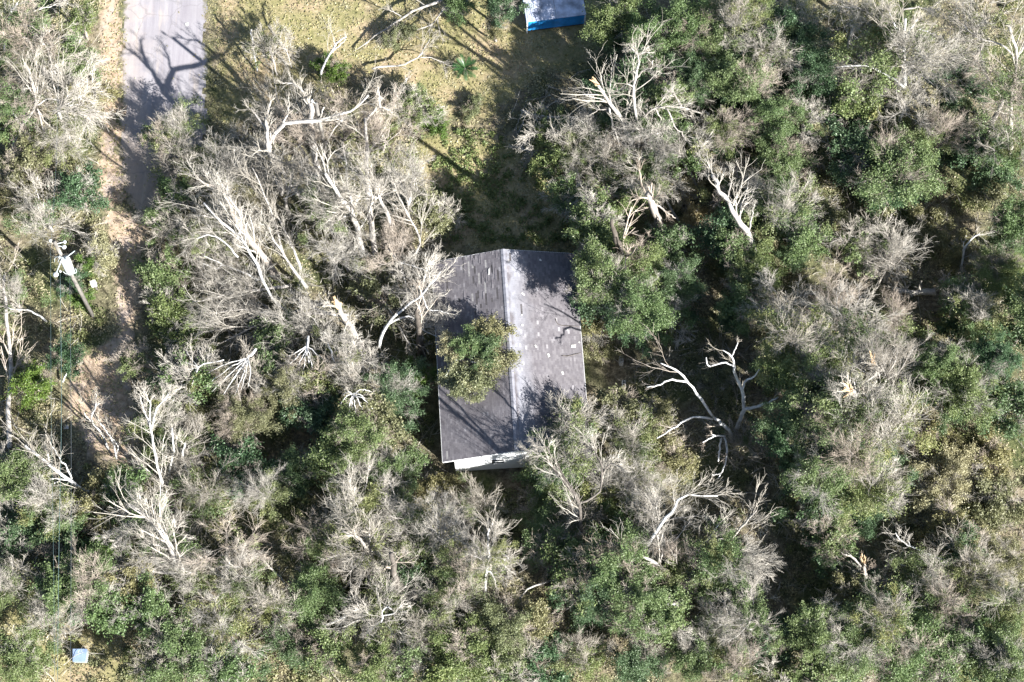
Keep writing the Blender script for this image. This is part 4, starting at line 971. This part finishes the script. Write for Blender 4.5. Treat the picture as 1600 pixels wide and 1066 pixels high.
dead(dt, 'bleached bare dead tree with torn pink base on dark shade', 'dead tree', 'white', [
 ('trunk', .17, .11, [(1143, 690, .2), (1140, 676, 1.4), (1130, 663, 2.6), (1115, 653, 3.8)]),
 ('limb', .12, .045, [(1116, 654, 3.7), (1095, 622, 6), (1080, 602, 7.4), (1064, 585, 8.8), (1050, 574, 9.6), (1033, 569, 10)]), ('limb', .09, .04, [(1075, 597, 7.9), (1045, 594, 8.8), (1030, 602, 8.6), (1011, 605, 8.6)]),
 ('limb', .1, .04, [(1113, 655, 3.8), (1085, 652, 5), (1060, 664, 5.4), (1043, 675, 5.6), (1027, 684, 5.8)]), ('limb', .09, .04, [(1133, 682, 1.6), (1115, 682, 2.4), (1097, 692, 3)]), ('limb', .05, .02, [(1118, 681, 2.4), (1111, 679, 2.8)]),
 ('limb', .1, .06, [(1128, 685, 1.6), (1124, 702, 2), (1122, 722, 2)]), ('limb', .1, .05, [(1132, 684, 1.6), (1136, 704, 2), (1132, 728, 2), (1122, 747, 2)]), ('limb', .06, .03, [(1127, 740, 2), (1112, 743, 2)])], twm='twigb', tw=.35, group=G2)
dead(dt, 'upright forked white dead tree right of the bleached one', 'dead tree', 'white', [
 ('trunk', .21, .13, [(1150, 672, .3), (1160, 648, 2.4), (1162, 625, 4.4), (1157, 602, 6.4)]),
 ('limb', .14, .05, [(1157, 603, 6.4), (1150, 588, 7.6), (1147, 570, 9), (1143, 558, 9.8), (1130, 548, 10.4)]), ('limb', .08, .04, [(1147, 572, 9), (1130, 566, 9.2), (1108, 572, 9), (1103, 558, 9.8)]), ('limb', .06, .03, [(1143, 558, 9.8), (1149, 545, 10.6), (1153, 535, 11)]),
 ('limb', .1, .05, [(1160, 612, 5.6), (1164, 596, 6.8), (1178, 588, 7.4), (1187, 577, 8)]), ('limb', .16, .06, [(1162, 640, 3.2), (1180, 636, 3.8), (1200, 630, 4.4), (1215, 621, 5)])], tw=.35, group=G2)
dead(dt, 'forked snag left trunk with broken reddish tip', 'dead tree', 'pale', [
 ('trunk', .27, .12, [(990, 262, .3), (988, 230, 2.8), (975, 195, 5.4), (955, 165, 7.8), (938, 140, 9.6), (932, 128, 10.2)]), ('limb', .09, .04, [(952, 168, 7.4), (958, 195, 6), (964, 212, 5), (972, 238, 3.6)]), ('limb', .07, .03, [(950, 172, 7), (935, 172, 7), (920, 182, 6.6)])], tw=1.8, torn=.8, group=G3)
dead(dt, 'forked snag upright trunk with curled white top', 'dead tree', 'pale', [
 ('trunk', .17, .08, [(998, 258, .5), (997, 215, 4), (993, 175, 7.4), (990, 140, 10), (994, 118, 11.4), (998, 95, 13), (996, 84, 13.6)]), ('limb', .08, .04, [(996, 86, 13.6), (988, 77, 14), (978, 75, 14)]), ('limb', .07, .03, [(998, 86, 13.4), (1006, 82, 13.6), (1015, 83, 13.6)]),
 ('limb', .09, .05, [(994, 122, 11.2), (1005, 110, 11.8), (1018, 107, 12), (1020, 94, 12.6)]), ('limb', .1, .04, [(1000, 190, 6), (1018, 172, 7), (1040, 167, 7.4), (1065, 168, 7.4), (1095, 176, 7)]), ('limb', .07, .03, [(1024, 170, 7), (1038, 195, 6), (1056, 224, 4.4)]),
 ('limb', .07, .03, [(1042, 170, 7), (1055, 200, 5.8), (1065, 208, 5.4), (1073, 222, 4.6)]), ('limb', .09, .05, [(1064, 166, 7.4), (1055, 150, 8), (1045, 140, 8.6)]), ('limb', .06, .02, [(1003, 215, 4.4), (1015, 195, 5.4), (1022, 172, 6.6)])], tw=1.6, group=G2)
dead(ft, 'slanting pale trunk lying down to the dark green trees', 'fallen tree', 'pale', [('trunk', .3, .16, [(1188, 408, 4), (1168, 365, 5.4), (1148, 332, 6.6), (1130, 305, 7.6), (1112, 272, 8.6)]), ('limb', .09, .04, [(1135, 312, 7.3), (1142, 290, 8.2), (1140, 270, 9)]), ('limb', .08, .03, [(1170, 365, 5.3), (1176, 335, 6.6), (1178, 318, 7.2)])], tw=1.4, group=G1)
dead(dt, 'big brown trunk with dark limbs above the shaded oaks', 'dead tree', 'bark', [('trunk', .45, .26, [(1040, 384, .2), (1030, 352, 2.6), (1020, 322, 5), (1012, 300, 6.6)]), ('limb', .1, .04, [(1024, 318, 5), (1040, 330, 4.6), (1055, 342, 4)]), ('limb', .09, .04, [(1020, 325, 4.8), (1032, 345, 4), (1044, 365, 3)])], twm='twigb', tw=.8, group=G2)
dead(ft, 'pale fallen trunk lying right of the shaded lawn', 'fallen tree', 'pale', [('trunk', .12, .2, [(815, 173, .8), (835, 179, .9), (862, 184, 1), (905, 187, 1)]), ('limb', .06, .03, [(884, 186, 2.6), (890, 200, 2.4), (900, 222, 2)]), ('limb', .04, .02, [(818, 175, .9), (810, 190, .7), (804, 208, .4)]), ('limb', .04, .02, [(822, 176, .9), (816, 195, .6), (809, 208, .4)])], tw=1.2, group=G1)
dead(dt, 'tall white stemmed tree with drooping crown upper right', 'dead tree', 'white', [
 ('trunk', .2, .1, [(1415, 186, 2), (1414, 140, 5), (1413, 100, 8), (1411, 62, 10.5), (1414, 30, 12.4)]), ('limb', .12, .05, [(1412, 135, 5.4), (1390, 120, 6.2), (1365, 106, 7), (1340, 103, 7.2), (1308, 105, 7)]), ('limb', .1, .04, [(1412, 70, 10), (1398, 40, 11.4), (1388, 14, 12.6)]),
 ('limb', .08, .04, [(1415, 60, 10.4), (1430, 35, 11.4), (1433, 30, 11.8)]), ('limb', .07, .03, [(1435, 46, 10), (1450, 50, 10), (1470, 58, 9.4)]), ('limb', .07, .03, [(1418, 155, 4), (1430, 168, 3.6), (1445, 180, 3)])], tw=2.6, group=G2)
dead(ft, 'dark backed pale branch high in the upper right', 'fallen tree', 'pale', [('trunk', .14, .05, [(1333, 42, 9), (1345, 38, 9.2), (1355, 36, 9.2)]), ('limb', .08, .03, [(1355, 18, 10), (1335, 12, 10.4), (1310, 12, 10.4)]), ('limb', .08, .03, [(1410, 16, 11), (1440, 12, 11), (1460, 20, 10.6)])], tw=2, group=G1)
dead(dt, 'tall thin trunk standing at the right edge upper part', 'dead tree', 'pale', [('trunk', .22, .1, [(1577, 250, 1), (1579, 200, 4.5), (1581, 150, 8), (1590, 90, 11.6), (1575, 40, 14)]), ('limb', .09, .04, [(1590, 95, 11), (1565, 70, 11.6), (1530, 60, 11.6), (1505, 40, 12)]), ('limb', .09, .04, [(1590, 90, 11.4), (1600, 70, 12), (1610, 60, 12)])], tw=3, group=G2)
dead(sn, 'small white curved snag on the right side', 'dead tree', 'white', [('trunk', .11, .06, [(1497, 440, .4), (1503, 415, 2.2), (1506, 392, 3.8), (1515, 376, 5), (1531, 365, 5.6)]), ('limb', .05, .03, [(1505, 395, 3.4), (1506, 378, 4.6)])], tw=.5, group=G3)
dead(ft, 'pale log lying alone among grey thicket on the right', 'fallen tree', 'pale', [('trunk', .32, .2, [(1461, 456, .4), (1440, 456, .5), (1415, 457, .7), (1395, 452, 1)])], tw=1.0, group=G1)
dead(ft, 'drooping grey limbs above the pale lying log', 'fallen tree', 'pale', [('trunk', .12, .05, [(1370, 450, 1), (1382, 425, 2.4), (1392, 400, 3.6), (1390, 375, 4.6), (1380, 362, 5)]), ('limb', .07, .03, [(1392, 398, 3.6), (1400, 420, 3), (1405, 440, 2.2)]), ('limb', .06, .03, [(1310, 440, 2), (1308, 455, 1.6), (1300, 468, 1.2)])], tw=3, group=G1)
dead(sn, 'split yellow topped snag in the grey mass, lower one', 'dead tree', 'pale', [('trunk', .3, .24, [(1362, 655, 8), (1352, 632, 10.4), (1342, 620, 12), (1328, 610, 13)]), ('limb', .08, .03, [(1340, 625, 8), (1334, 648, 7), (1320, 672, 6)]), ('limb', .06, .02, [(1336, 635, 7.4), (1328, 660, 6.6), (1326, 690, 5.6)]), ('limb', .06, .02, [(1325, 655, 7), (1308, 665, 6.6), (1290, 672, 6)])], tw=2, torn=1.1, group=G3)
dead(sn, 'split yellow topped snag in the grey mass, upper one', 'dead tree', 'pale', [('trunk', .2, .13, [(1378, 605, 8), (1371, 588, 10), (1362, 568, 12)]), ('limb', .06, .02, [(1372, 592, 7.2), (1366, 602, 6.8), (1360, 612, 6)])], tw=1.6, torn=1.2, group=G3)
dead(ft, 'thin straight pale trunk leaning out of the grey mass foot', 'fallen tree', 'pale', [('trunk', .1, .04, [(1252, 795, 1.5), (1268, 772, 3.4), (1285, 752, 5), (1302, 735, 6.4)])], tw=1.0, group=G1)
dead(sn, 'torn orange stump with branches drooping both sides', 'dead tree', 'pale', [('trunk', .16, .12, [(1352, 905, 2.5), (1351, 892, 4.4), (1350, 878, 6)]), ('limb', .09, .04, [(1345, 885, 3), (1330, 870, 3.6), (1305, 862, 4), (1280, 862, 4)]), ('limb', .07, .03, [(1338, 876, 3.4), (1322, 862, 4), (1308, 856, 4.2)]), ('limb', .08, .03, [(1345, 888, 2.8), (1335, 902, 2.6), (1325, 915, 2.2), (1312, 930, 1.6)])] +
 [('limb', .035, .015, [(1352, 884, 3), (x, y, 1.6)]) for x, y in [(1362, 898), (1372, 890), (1368, 905), (1345, 908), (1358, 912)]], twm='twigb', tw=1.0, torn=.9, group=G3)
dead(ft, 'forked white branches fanning left in the lower right', 'fallen tree', 'white', [('trunk', .12, .08, [(1520, 874, 1.4), (1500, 876, 2), (1485, 880, 2.6)]), ('limb', .1, .04, [(1485, 880, 2.6), (1455, 868, 3.2), (1430, 858, 3.8), (1410, 846, 4.4), (1398, 832, 5)]), ('limb', .07, .03, [(1485, 880, 2.6), (1460, 880, 3), (1425, 886, 3.2), (1400, 880, 3.6)]),
 ('limb', .08, .03, [(1485, 880, 2.6), (1462, 892, 2.6), (1440, 902, 2.4), (1415, 920, 2)]), ('limb', .05, .02, [(1425, 886, 3.2), (1412, 895, 3)]), ('limb', .05, .02, [(1420, 852, 4), (1420, 838, 4.6)]), ('limb', .05, .02, [(1430, 882, 3.2), (1424, 870, 3.6)])], tw=1.6, group=G1)
dead(ft, 'grey lying branch near the right of forked white branches', 'fallen tree', 'pale', [('trunk', .14, .05, [(1512, 943, 2), (1498, 950, 2.2), (1480, 957, 2.4), (1465, 962, 2.4)]), ('limb', .06, .02, [(1512, 950, 2), (1520, 965, 1.8), (1526, 974, 1.6)])], tw=2, group=G1)
dead(ft, 'crooked white stick near the bottom edge lower right', 'fallen tree', 'white', [('trunk', .11, .06, [(1402, 1047, 3.6), (1385, 1043, 4), (1370, 1038, 4.4), (1362, 1035, 4.6), (1350, 1037, 4.4)]), ('limb', .06, .02, [(1402, 1046, 3.6), (1400, 1058, 3.2)])], tw=.5, group=G1)
dead(ft, 'short white twisted stick among dark leaves lower right', 'fallen tree', 'white', [('trunk', .07, .03, [(1410, 970, 3.6), (1392, 968, 3.8), (1380, 978, 3.6)]), ('limb', .06, .02, [(1435, 965, 4), (1445, 965, 4), (1436, 978, 3.6)])], tw=1.2, group=G1)
dead(ft, 'long leaning pale trunk dipping to the bottom right of centre', 'fallen tree', 'pale', [('trunk', .27, .1, [(1117, 960, .8), (1095, 938, 1.8), (1075, 920, 2.8), (1050, 900, 4), (1030, 884, 5), (1005, 868, 6), (978, 858, 6.6)]), ('limb', .1, .05, [(1077, 918, 2.8), (1088, 908, 3.2), (1098, 900, 3.6)]), ('limb', .07, .03, [(1030, 884, 5), (1035, 862, 5.6), (1030, 845, 6)])], tw=1.6, group=G1)
dead(ft, 'short white horizontal limb in the big lower green mass', 'fallen tree', 'white', [('trunk', .1, .06, [(1067, 945, 6), (1045, 943, 6.4), (1020, 941, 6.8), (995, 943, 7)])], tw=.6, group=G1)
dead(ft, 'arched white branch above the big lower green mass', 'fallen tree', 'white', [('trunk', .14, .05, [(1012, 852, 6), (1025, 832, 6.8), (1038, 812, 7.4), (1052, 797, 7.8), (1060, 780, 8.2), (1080, 774, 8.4), (1122, 775, 8.4)]), ('limb', .05, .02, [(1045, 850, 5), (1060, 838, 5.4), (1078, 815, 6)])], tw=1.4, group=G1)
dead(dt, 'right white slanting branch at bottom right of centre', 'dead tree', 'pale', [('trunk', .16, .05, [(1122, 872, 2), (1135, 853, 4), (1150, 832, 6), (1166, 815, 7.4), (1182, 798, 8.6)]), ('limb', .06, .02, [(1140, 845, 4.6), (1125, 842, 5), (1115, 848, 4.8)]), ('limb', .05, .02, [(1152, 830, 6), (1150, 815, 6.6)])], tw=1.8, group=G2)
dead(dt, 'left white slanting branch at bottom right of centre', 'dead tree', 'white', [('trunk', .09, .04, [(1078, 882, 2), (1088, 866, 3.4), (1098, 850, 4.8), (1110, 838, 5.8), (1122, 820, 7)]), ('limb', .05, .02, [(1090, 865, 3.4), (1105, 862, 3.6)])], tw=1.4, group=G2)
dead(ft, 'thin pale bowed branch crossing the dark bottom hollow', 'fallen tree', 'pale', [('trunk', .1, .05, [(878, 900, 2), (862, 908, 2.4), (840, 914, 2.8), (822, 922, 3), (810, 936, 3)])], twm='twigb', tw=.8, group=G1)
dead(dt, 'curved stem with wiry twigs near bottom right of centre', 'dead tree', 'pale', [('trunk', .09, .04, [(1163, 985, 1), (1162, 962, 2.6), (1168, 942, 4), (1180, 925, 5)]), ('limb', .08, .03, [(1163, 985, 1), (1180, 978, 2), (1200, 975, 2.6)]), ('limb', .06, .02, [(1160, 985, 1), (1148, 998, 1.6), (1135, 1015, 1.6)])], tw=3, group=G2)
dead(ft, 'reddish pale fallen trunk along the left edge', 'fallen tree', 'pale', [('trunk', .22, .12, [(15, 700, .4), (12, 640, .6), (18, 590, .9), (14, 535, 1.5), (8, 480, 2.4), (4, 430, 3)]), ('limb', .07, .03, [(16, 580, 1), (28, 570, 1.4), (36, 560, 1.8)]), ('limb', .08, .03, [(8, 720, .4), (6, 760, .4)])], twm='twigb', tw=1.8, group=G1)
dead(ft, 'white curved branch left of the utility pole foot', 'fallen tree', 'white', [('trunk', .09, .04, [(72, 502, 1), (55, 490, 2), (35, 484, 2.6), (12, 481, 3)])], tw=1.8, group=G1)
dead(ft, 'grey forked twigs above left of the utility pole', 'fallen tree', 'pale', [('trunk', .08, .03, [(72, 325, 1), (65, 308, 2), (50, 298, 3), (28, 293, 3.4)]), ('limb', .05, .02, [(68, 312, 2), (66, 296, 3), (60, 285, 3.4)])], tw=1.4, group=G1)
dead(ft, 'small white forked branch under the wires', 'fallen tree', 'white', [('trunk', .08, .04, [(98, 597, .3), (106, 580, .8), (112, 565, 1.2)]), ('limb', .05, .02, [(108, 576, .9), (118, 568, 1.2), (124, 562, 1.4)])], tw=.6, group=G1)
dead(dt, 'tall pale twig tree leaning over the left verge', 'dead tree', 'pale', [('trunk', .16, .07, [(20, 238, .5), (32, 200, 3), (55, 165, 5.5), (50, 130, 7.5), (40, 100, 9)]), ('limb', .09, .03, [(55, 165, 5.4), (80, 155, 5.6), (110, 165, 5), (138, 180, 4)]), ('limb', .07, .03, [(58, 170, 5), (80, 200, 4), (118, 215, 3)]), ('limb', .07, .03, [(60, 175, 5), (72, 215, 3.4), (85, 240, 2.4)])], tw=2.6, group=G2)
dead(dt, 'white stem in the top left corner crown', 'dead tree', 'white', [('trunk', .14, .06, [(8, 80, 3), (10, 45, 6), (18, 20, 8), (28, 5, 9.5)]), ('limb', .07, .03, [(12, 40, 6.4), (45, 40, 6.4), (78, 38, 6)]), ('limb', .07, .03, [(14, 30, 7), (60, 15, 7.6), (95, 5, 8)])], tw=2.6, group=G2)
dead(dt, 'thin bleached post like stem on the lawn right of road', 'dead tree', 'white', [('trunk', .09, .06, [(402, 112, .2), (397, 82, 1.3), (392, 45, 2.6)])], tw=.2, group=G2)
dead(dt, 'second thin pale stem beside the bleached post', 'dead tree', 'pale', [('trunk', .08, .04, [(433, 118, .2), (428, 96, 1.8), (420, 78, 3)]), ('limb', .06, .03, [(456, 108, .2), (450, 88, 1.6), (444, 68, 3)])], tw=1.6, group=G2)
dead(dt, 'heavy limbed bare tree whose shadow forks across the road', 'dead tree', 'pale', [
 ('trunk', .3, .24, [(440, 302, .3), (432, 265, 3.4), (418, 228, 7)]), ('limb', .2, .07, [(418, 228, 7), (418, 208, 7.6), (416, 186, 8.3), (424, 155, 9)]),
 ('limb', .2, .07, [(418, 228, 7), (442, 195, 7.5), (478, 190, 7.8), (508, 186, 8), (538, 177, 8.2), (560, 165, 8.4), (576, 150, 8.6)]), ('limb', .12, .05, [(417, 205, 7.6), (400, 180, 8), (385, 165, 8.2)]), ('limb', .1, .04, [(442, 196, 7.5), (450, 175, 8.2), (452, 160, 8.6)])], tw=1.2, spread=.5, group=G2)
dead(dt, 'grey limbed tree in the thicket shading the lower roof', 'dead tree', 'darkbark', [
 ('trunk', .17, .13, [(915, 880, .3), (910, 835, 4), (905, 786, 8.5)]), ('limb', .13, .1, [(905, 786, 8.5), (880, 750, 9), (850, 714, 9.5)]), ('limb', .08, .05, [(905, 782, 8.5), (868, 722, 9), (852, 696, 9.6)]),
 ('limb', .09, .05, [(905, 786, 8.5), (935, 770, 8.6), (940, 735, 9), (932, 710, 9.4), (922, 692, 9.6)]), ('limb', .08, .04, [(938, 745, 8.8), (955, 725, 9), (980, 735, 9)])], tw=1.6, spread=.6, group=G2)
dead(dt, 'tall dark trunk rising from the green trees right of house', 'dead tree', 'darkbark', [('trunk', .55, .12, [(982, 458, .1), (970, 400, 6), (956, 342, 12)])], twm='twigb', tw=.25, group=G2)
dead(dt, 'dark trunk standing against the left eave of the house', 'dead tree', 'darkbark', [('trunk', .36, .18, [(660, 560, .1), (655, 520, 4), (650, 482, 8)])], twm='twigb', tw=.4, group=G2)
dead(dt, 'dark trunk standing in the lower centre left thicket', 'dead tree', 'darkbark', [('trunk', .38, .18, [(624, 948, .1), (618, 908, 4.5), (612, 866, 8.5)])], twm='twigb', tw=.5, group=G2)
for lab, pl in (
 ('long grey limb leaning above the long trunk shadow', [(470, 420, 1), (452, 375, 3), (430, 330, 5)]),
 ('thin pale limb left of the twin trunks foot', [(545, 425, 0.8), (522, 355, 3), (500, 298, 5)]),
 ('pale limb sloping right from the twin pale trunks', [(648, 345, 1.5), (632, 300, 3.4), (612, 255, 5)]),
 ('long low limb running toward the torn orange snag', [(515, 472, 2), (420, 500, 2), (330, 545, 1.5)]),
 ('pale limb lying above the grey fallen limbs', [(452, 446, 1.4), (380, 456, 2), (300, 472, 2)]),
 ('bent limb left above the house roof corner', [(610, 425, 1.5), (655, 385, 3), (640, 340, 4.4), (618, 300, 5)]),
 ('grey limb arching between snag and house eave', [(560, 432, 1), (600, 472, 2.6), (640, 540, 3)]),
 ('slender limb right of the slender white forked tree', [(445, 402, 1), (425, 335, 4), (395, 262, 6)]),
 ('pale limb under the road end twigs', [(395, 375, 1.2), (350, 345, 3), (300, 335, 4)]),
 ('fine limb over the leaning trunk foot', [(480, 450, 1), (440, 395, 3), (415, 350, 4.6)]),
 ('pale limb left of the small white fan', [(530, 600, 1), (480, 575, 2.4), (420, 560, 3)]),
 ('limb left of the hidden pole base', [(470, 310, 1), (440, 270, 3.4), (400, 240, 5)]),
 ('long grey trunk leaning right of the forked snag', [(1095, 300, 0.6), (1065, 250, 3), (1035, 205, 5.5)]),
 ('second long trunk leaning down right of the snag', [(1125, 255, 0.6), (1100, 215, 3), (1078, 180, 5)]),
 ('long grey trunk leaning above the big green pair', [(1060, 345, 0.8), (1030, 300, 2.6), (985, 255, 4.6)])):
    dead(ft, lab, 'fallen tree', 'pale', [('trunk', .12 + .05 * hr.random(), .04, pl)], tw=2.6, group=G1)
# small oak crown lying on the left roof slope
e = tag(empty('leafy_tree', onroof(735, 575)), 'olive brown oak crown resting on the left roof slope', 'tree', 'green leafy trees'); zo = e.location.z
def RF(px, py, z): return P(px, py, zo + z) - np.array(e.location)
for nm, r0, r1, pl in [('trunk', .16, .08, [(703, 600, .0), (720, 585, .5), (735, 560, .9), (748, 545, 1.2)]), ('limb', .08, .03, [(742, 552, 1), (736, 535, 1.3), (726, 528, 1.5)]), ('limb', .06, .03, [(714, 562, .8), (702, 578, 1.0), (697, 588, .9)]), ('limb', .07, .03, [(735, 565, 1), (765, 570, 1.2), (785, 560, 1.2)])]:
    pts = smooth_line([RF(*q) for q in pl], 8, hr, .03); tub(nm, (pts[None], np.linspace(r0, r1, 8)[None], 7), M['white' if nm == 'limb' else 'bark'], e)
for x, y, r, z, key in [(765, 518, 30, 1.1, 'O'), (712, 545, 24, .8, 'T'), (772, 560, 33, 1.2, 'O'), (742, 592, 34, 1.0, 'O'), (708, 590, 24, .7, 'T'), (735, 540, 24, 1.6, 'G'), (757, 545, 22, 1.8, 'D'), (722, 606, 20, .6, 'T')]:
    RFm, me = FOL[key][-1 - int(hr.integers(2))]; o = ob('foliage', me, e, 'stuff'); q = 1.12 * r / PXM / RFm; o.location = RF(x, y, z); o.scale = (q, q, q * .8); o.rotation_euler = (0, 0, hr.uniform(0, 6))

# ------------------------------------------------------------ undergrowth, dry brush, fallen twigs, lawn tufts (nobody could count them)
ur = np.random.default_rng(4242)
def poly_m(pl): return np.array([P(x, y)[:2] for x, y in pl])
HOUSE = [(650, 405), (930, 390), (945, 745), (690, 765)]; SHED = [(815, -250), (925, -250), (920, 48), (815, 58)]
def vnoise(q, s, seed):
    r = np.random.default_rng(seed); g = r.random((64, 64)); u = q / s + 32; i = np.floor(u).astype(int) % 63; f = u - np.floor(u); f = f * f * (3 - 2 * f)
    a = g[i[:, 0], i[:, 1]]; b = g[i[:, 0] + 1, i[:, 1]]; c = g[i[:, 0], i[:, 1] + 1]; d = g[i[:, 0] + 1, i[:, 1] + 1]
    return (a * (1 - f[:, 0]) + b * f[:, 0]) * (1 - f[:, 1]) + (c * (1 - f[:, 0]) + d * f[:, 0]) * f[:, 1]
def spots(n, avoid, marg=.3, xr=46, y0=-31, y1=35):
    q = np.column_stack([ur.uniform(-xr, xr, n), ur.uniform(y0, y1, n)]); k = np.ones(n, bool)
    for a in avoid: k &= sdist(q, poly_m(a)) < -marg
    return q[k]
AV = [ROAD, LAWN, HOUSE, SHED, VERGE, TRACK, CLEARING]
def stufflump(name, mat, n, per, size, rad, hh, seed, thr, avoid=AV, up=.5, el=1.7):
    q = spots(n, avoid); w = vnoise(q, 3.5, seed) * .6 + vnoise(q, 1.2, seed + 1) * .4; q = q[w > thr + .1 * (q[:, 0] > 5)]
    R = rad * ur.uniform(.5, 1.5, len(q)); H = hh * ur.uniform(.3, 1.3, len(q))
    c = np.repeat(np.column_stack([q, np.zeros(len(q))]), per, 0); o = nrm(ur.normal(0, 1, c.shape)) * ur.uniform(0, 1, (len(c), 1)) ** .4
    o *= np.column_stack([np.repeat(R, per), np.repeat(R, per), np.repeat(H, per)]); o[:, 2] = np.abs(o[:, 2]) + .03
    V, F = leaves(c + o, size, ur, up, el); return ob(name, mkmesh(name, V, F, mat), None, 'stuff')
stufflump('undergrowth', M['vine'], 5200, 100, .085, .5, .6, 50, .5)
CL0 = [ROAD, HOUSE, SHED]
stufflump('clearing_weeds', M['green'], 16000, 50, .10, .4, .35, 55, .45, [[(-90, -400), (630, -400), (630, 1500), (-90, 1500)], [(910, -400), (1800, -400), (1800, 1500), (910, 1500)], [(600, -400), (950, -400), (950, 200), (600, 200)], [(600, 385), (950, 385), (950, 1500), (600, 1500)]])
stufflump('low_scrub', M['olive'], 4600, 90, .08, .5, .5, 60, .5)
stufflump('dry_brush', M['tan'], 5000, 80, .08, .6, .35, 70, .47)
stufflump('leaf_litter', M['tan'], 3600, 34, .10, .9, .03, 80, .3, [ROAD[:], HOUSE, SHED], 2.5)
# lawn tufts
q = spots(60000, [HOUSE, SHED], .1, 42, -28, 36); inl = (sdist(q, poly_m(LAWN)) > -.5) | ((sdist(q, poly_m(VERGE)) > -.3) & (ur.random(len(q)) < .35)) | (sdist(q, poly_m(CLEARING)) > -.3) | (sdist(q, poly_m(YARD)) > -.3)
q = q[inl & (sdist(q, poly_m(ROAD)) < -.05)]; w = vnoise(q, 1.1, 5) * .5 + vnoise(q, 3, 6) * .5
M['grass'] = leafmat('grass_blade', [(.12, .14, .045), (.26, .25, .10), (.4, .35, .19), (.3, .28, .13)], .3, .7, 0)
V, F = leaves(np.column_stack([q, np.full(len(q), .05)]), .11, ur, .9, 1.6); ob('lawn_grass', mkmesh('lawn_grass', V, F, M['grass']), None, 'stuff')
# leaf scatter along the road and the track
q = spots(9000, [], .1, 42, -28, 36); dr = sdist(q, poly_m(ROAD)); dk = sdist(q, poly_m(TRACK)); q = q[((dr > -.2) & (ur.random(len(q)) < np.exp(-np.maximum(dr, 0) * 2) + .03)) | (dk > 0)]
V, F = leaves(np.column_stack([q, np.full(len(q), .035)]), .09, ur, 3); ob('fallen_leaves', mkmesh('fallen_leaves', V, F, M['tan']), None, 'stuff')
# twig litter
q = spots(8000, [ROAD, HOUSE, SHED, LAWN, TRACK, VERGE, CLEARING], .2); w = vnoise(q, 4, 90); q = q[w > .42]; n = len(q); az = ur.uniform(0, 6.28, n)
p0 = walk(np.column_stack([q, ur.uniform(.03, .5, n)]), np.column_stack([np.cos(az), np.sin(az), ur.uniform(-.05, .5, n)]), ur.uniform(.5, 2.2, n), 4, .1, .0, ur); p0[..., 2] = np.maximum(p0[..., 2], .03)
r0 = np.linspace(.024, .01, 5)[None] * ur.uniform(.5, 1.3, (n, 1)); p1, r1, L1 = kids(p0, r0, np.full(n, 1.3), 6, ur, .8, .15, (.3, .6), 0, 3, .2, .009, .6); p1[..., 2] = np.maximum(p1[..., 2], .02)
ob('fallen_twigs', mkmesh('fallen_twigs', *tubes([(p0, r0, 3), (p1, r1, 3)]), M['twig']), None, 'stuff')
# sand and leaf scatter feathering the road edges
q = spots(60000, [], .1, 42, 5, 36); dr = np.abs(sdist(q, poly_m(ROAD))); q = q[ur.random(len(q)) < np.exp(-dr * 3.5) * 1.2]
V, F = leaves(np.column_stack([q, np.full(len(q), .03)]), .1, ur, 4, 1.5); ob('verge_litter', mkmesh('verge_litter', V, F, M['grass']), None, 'stuff')
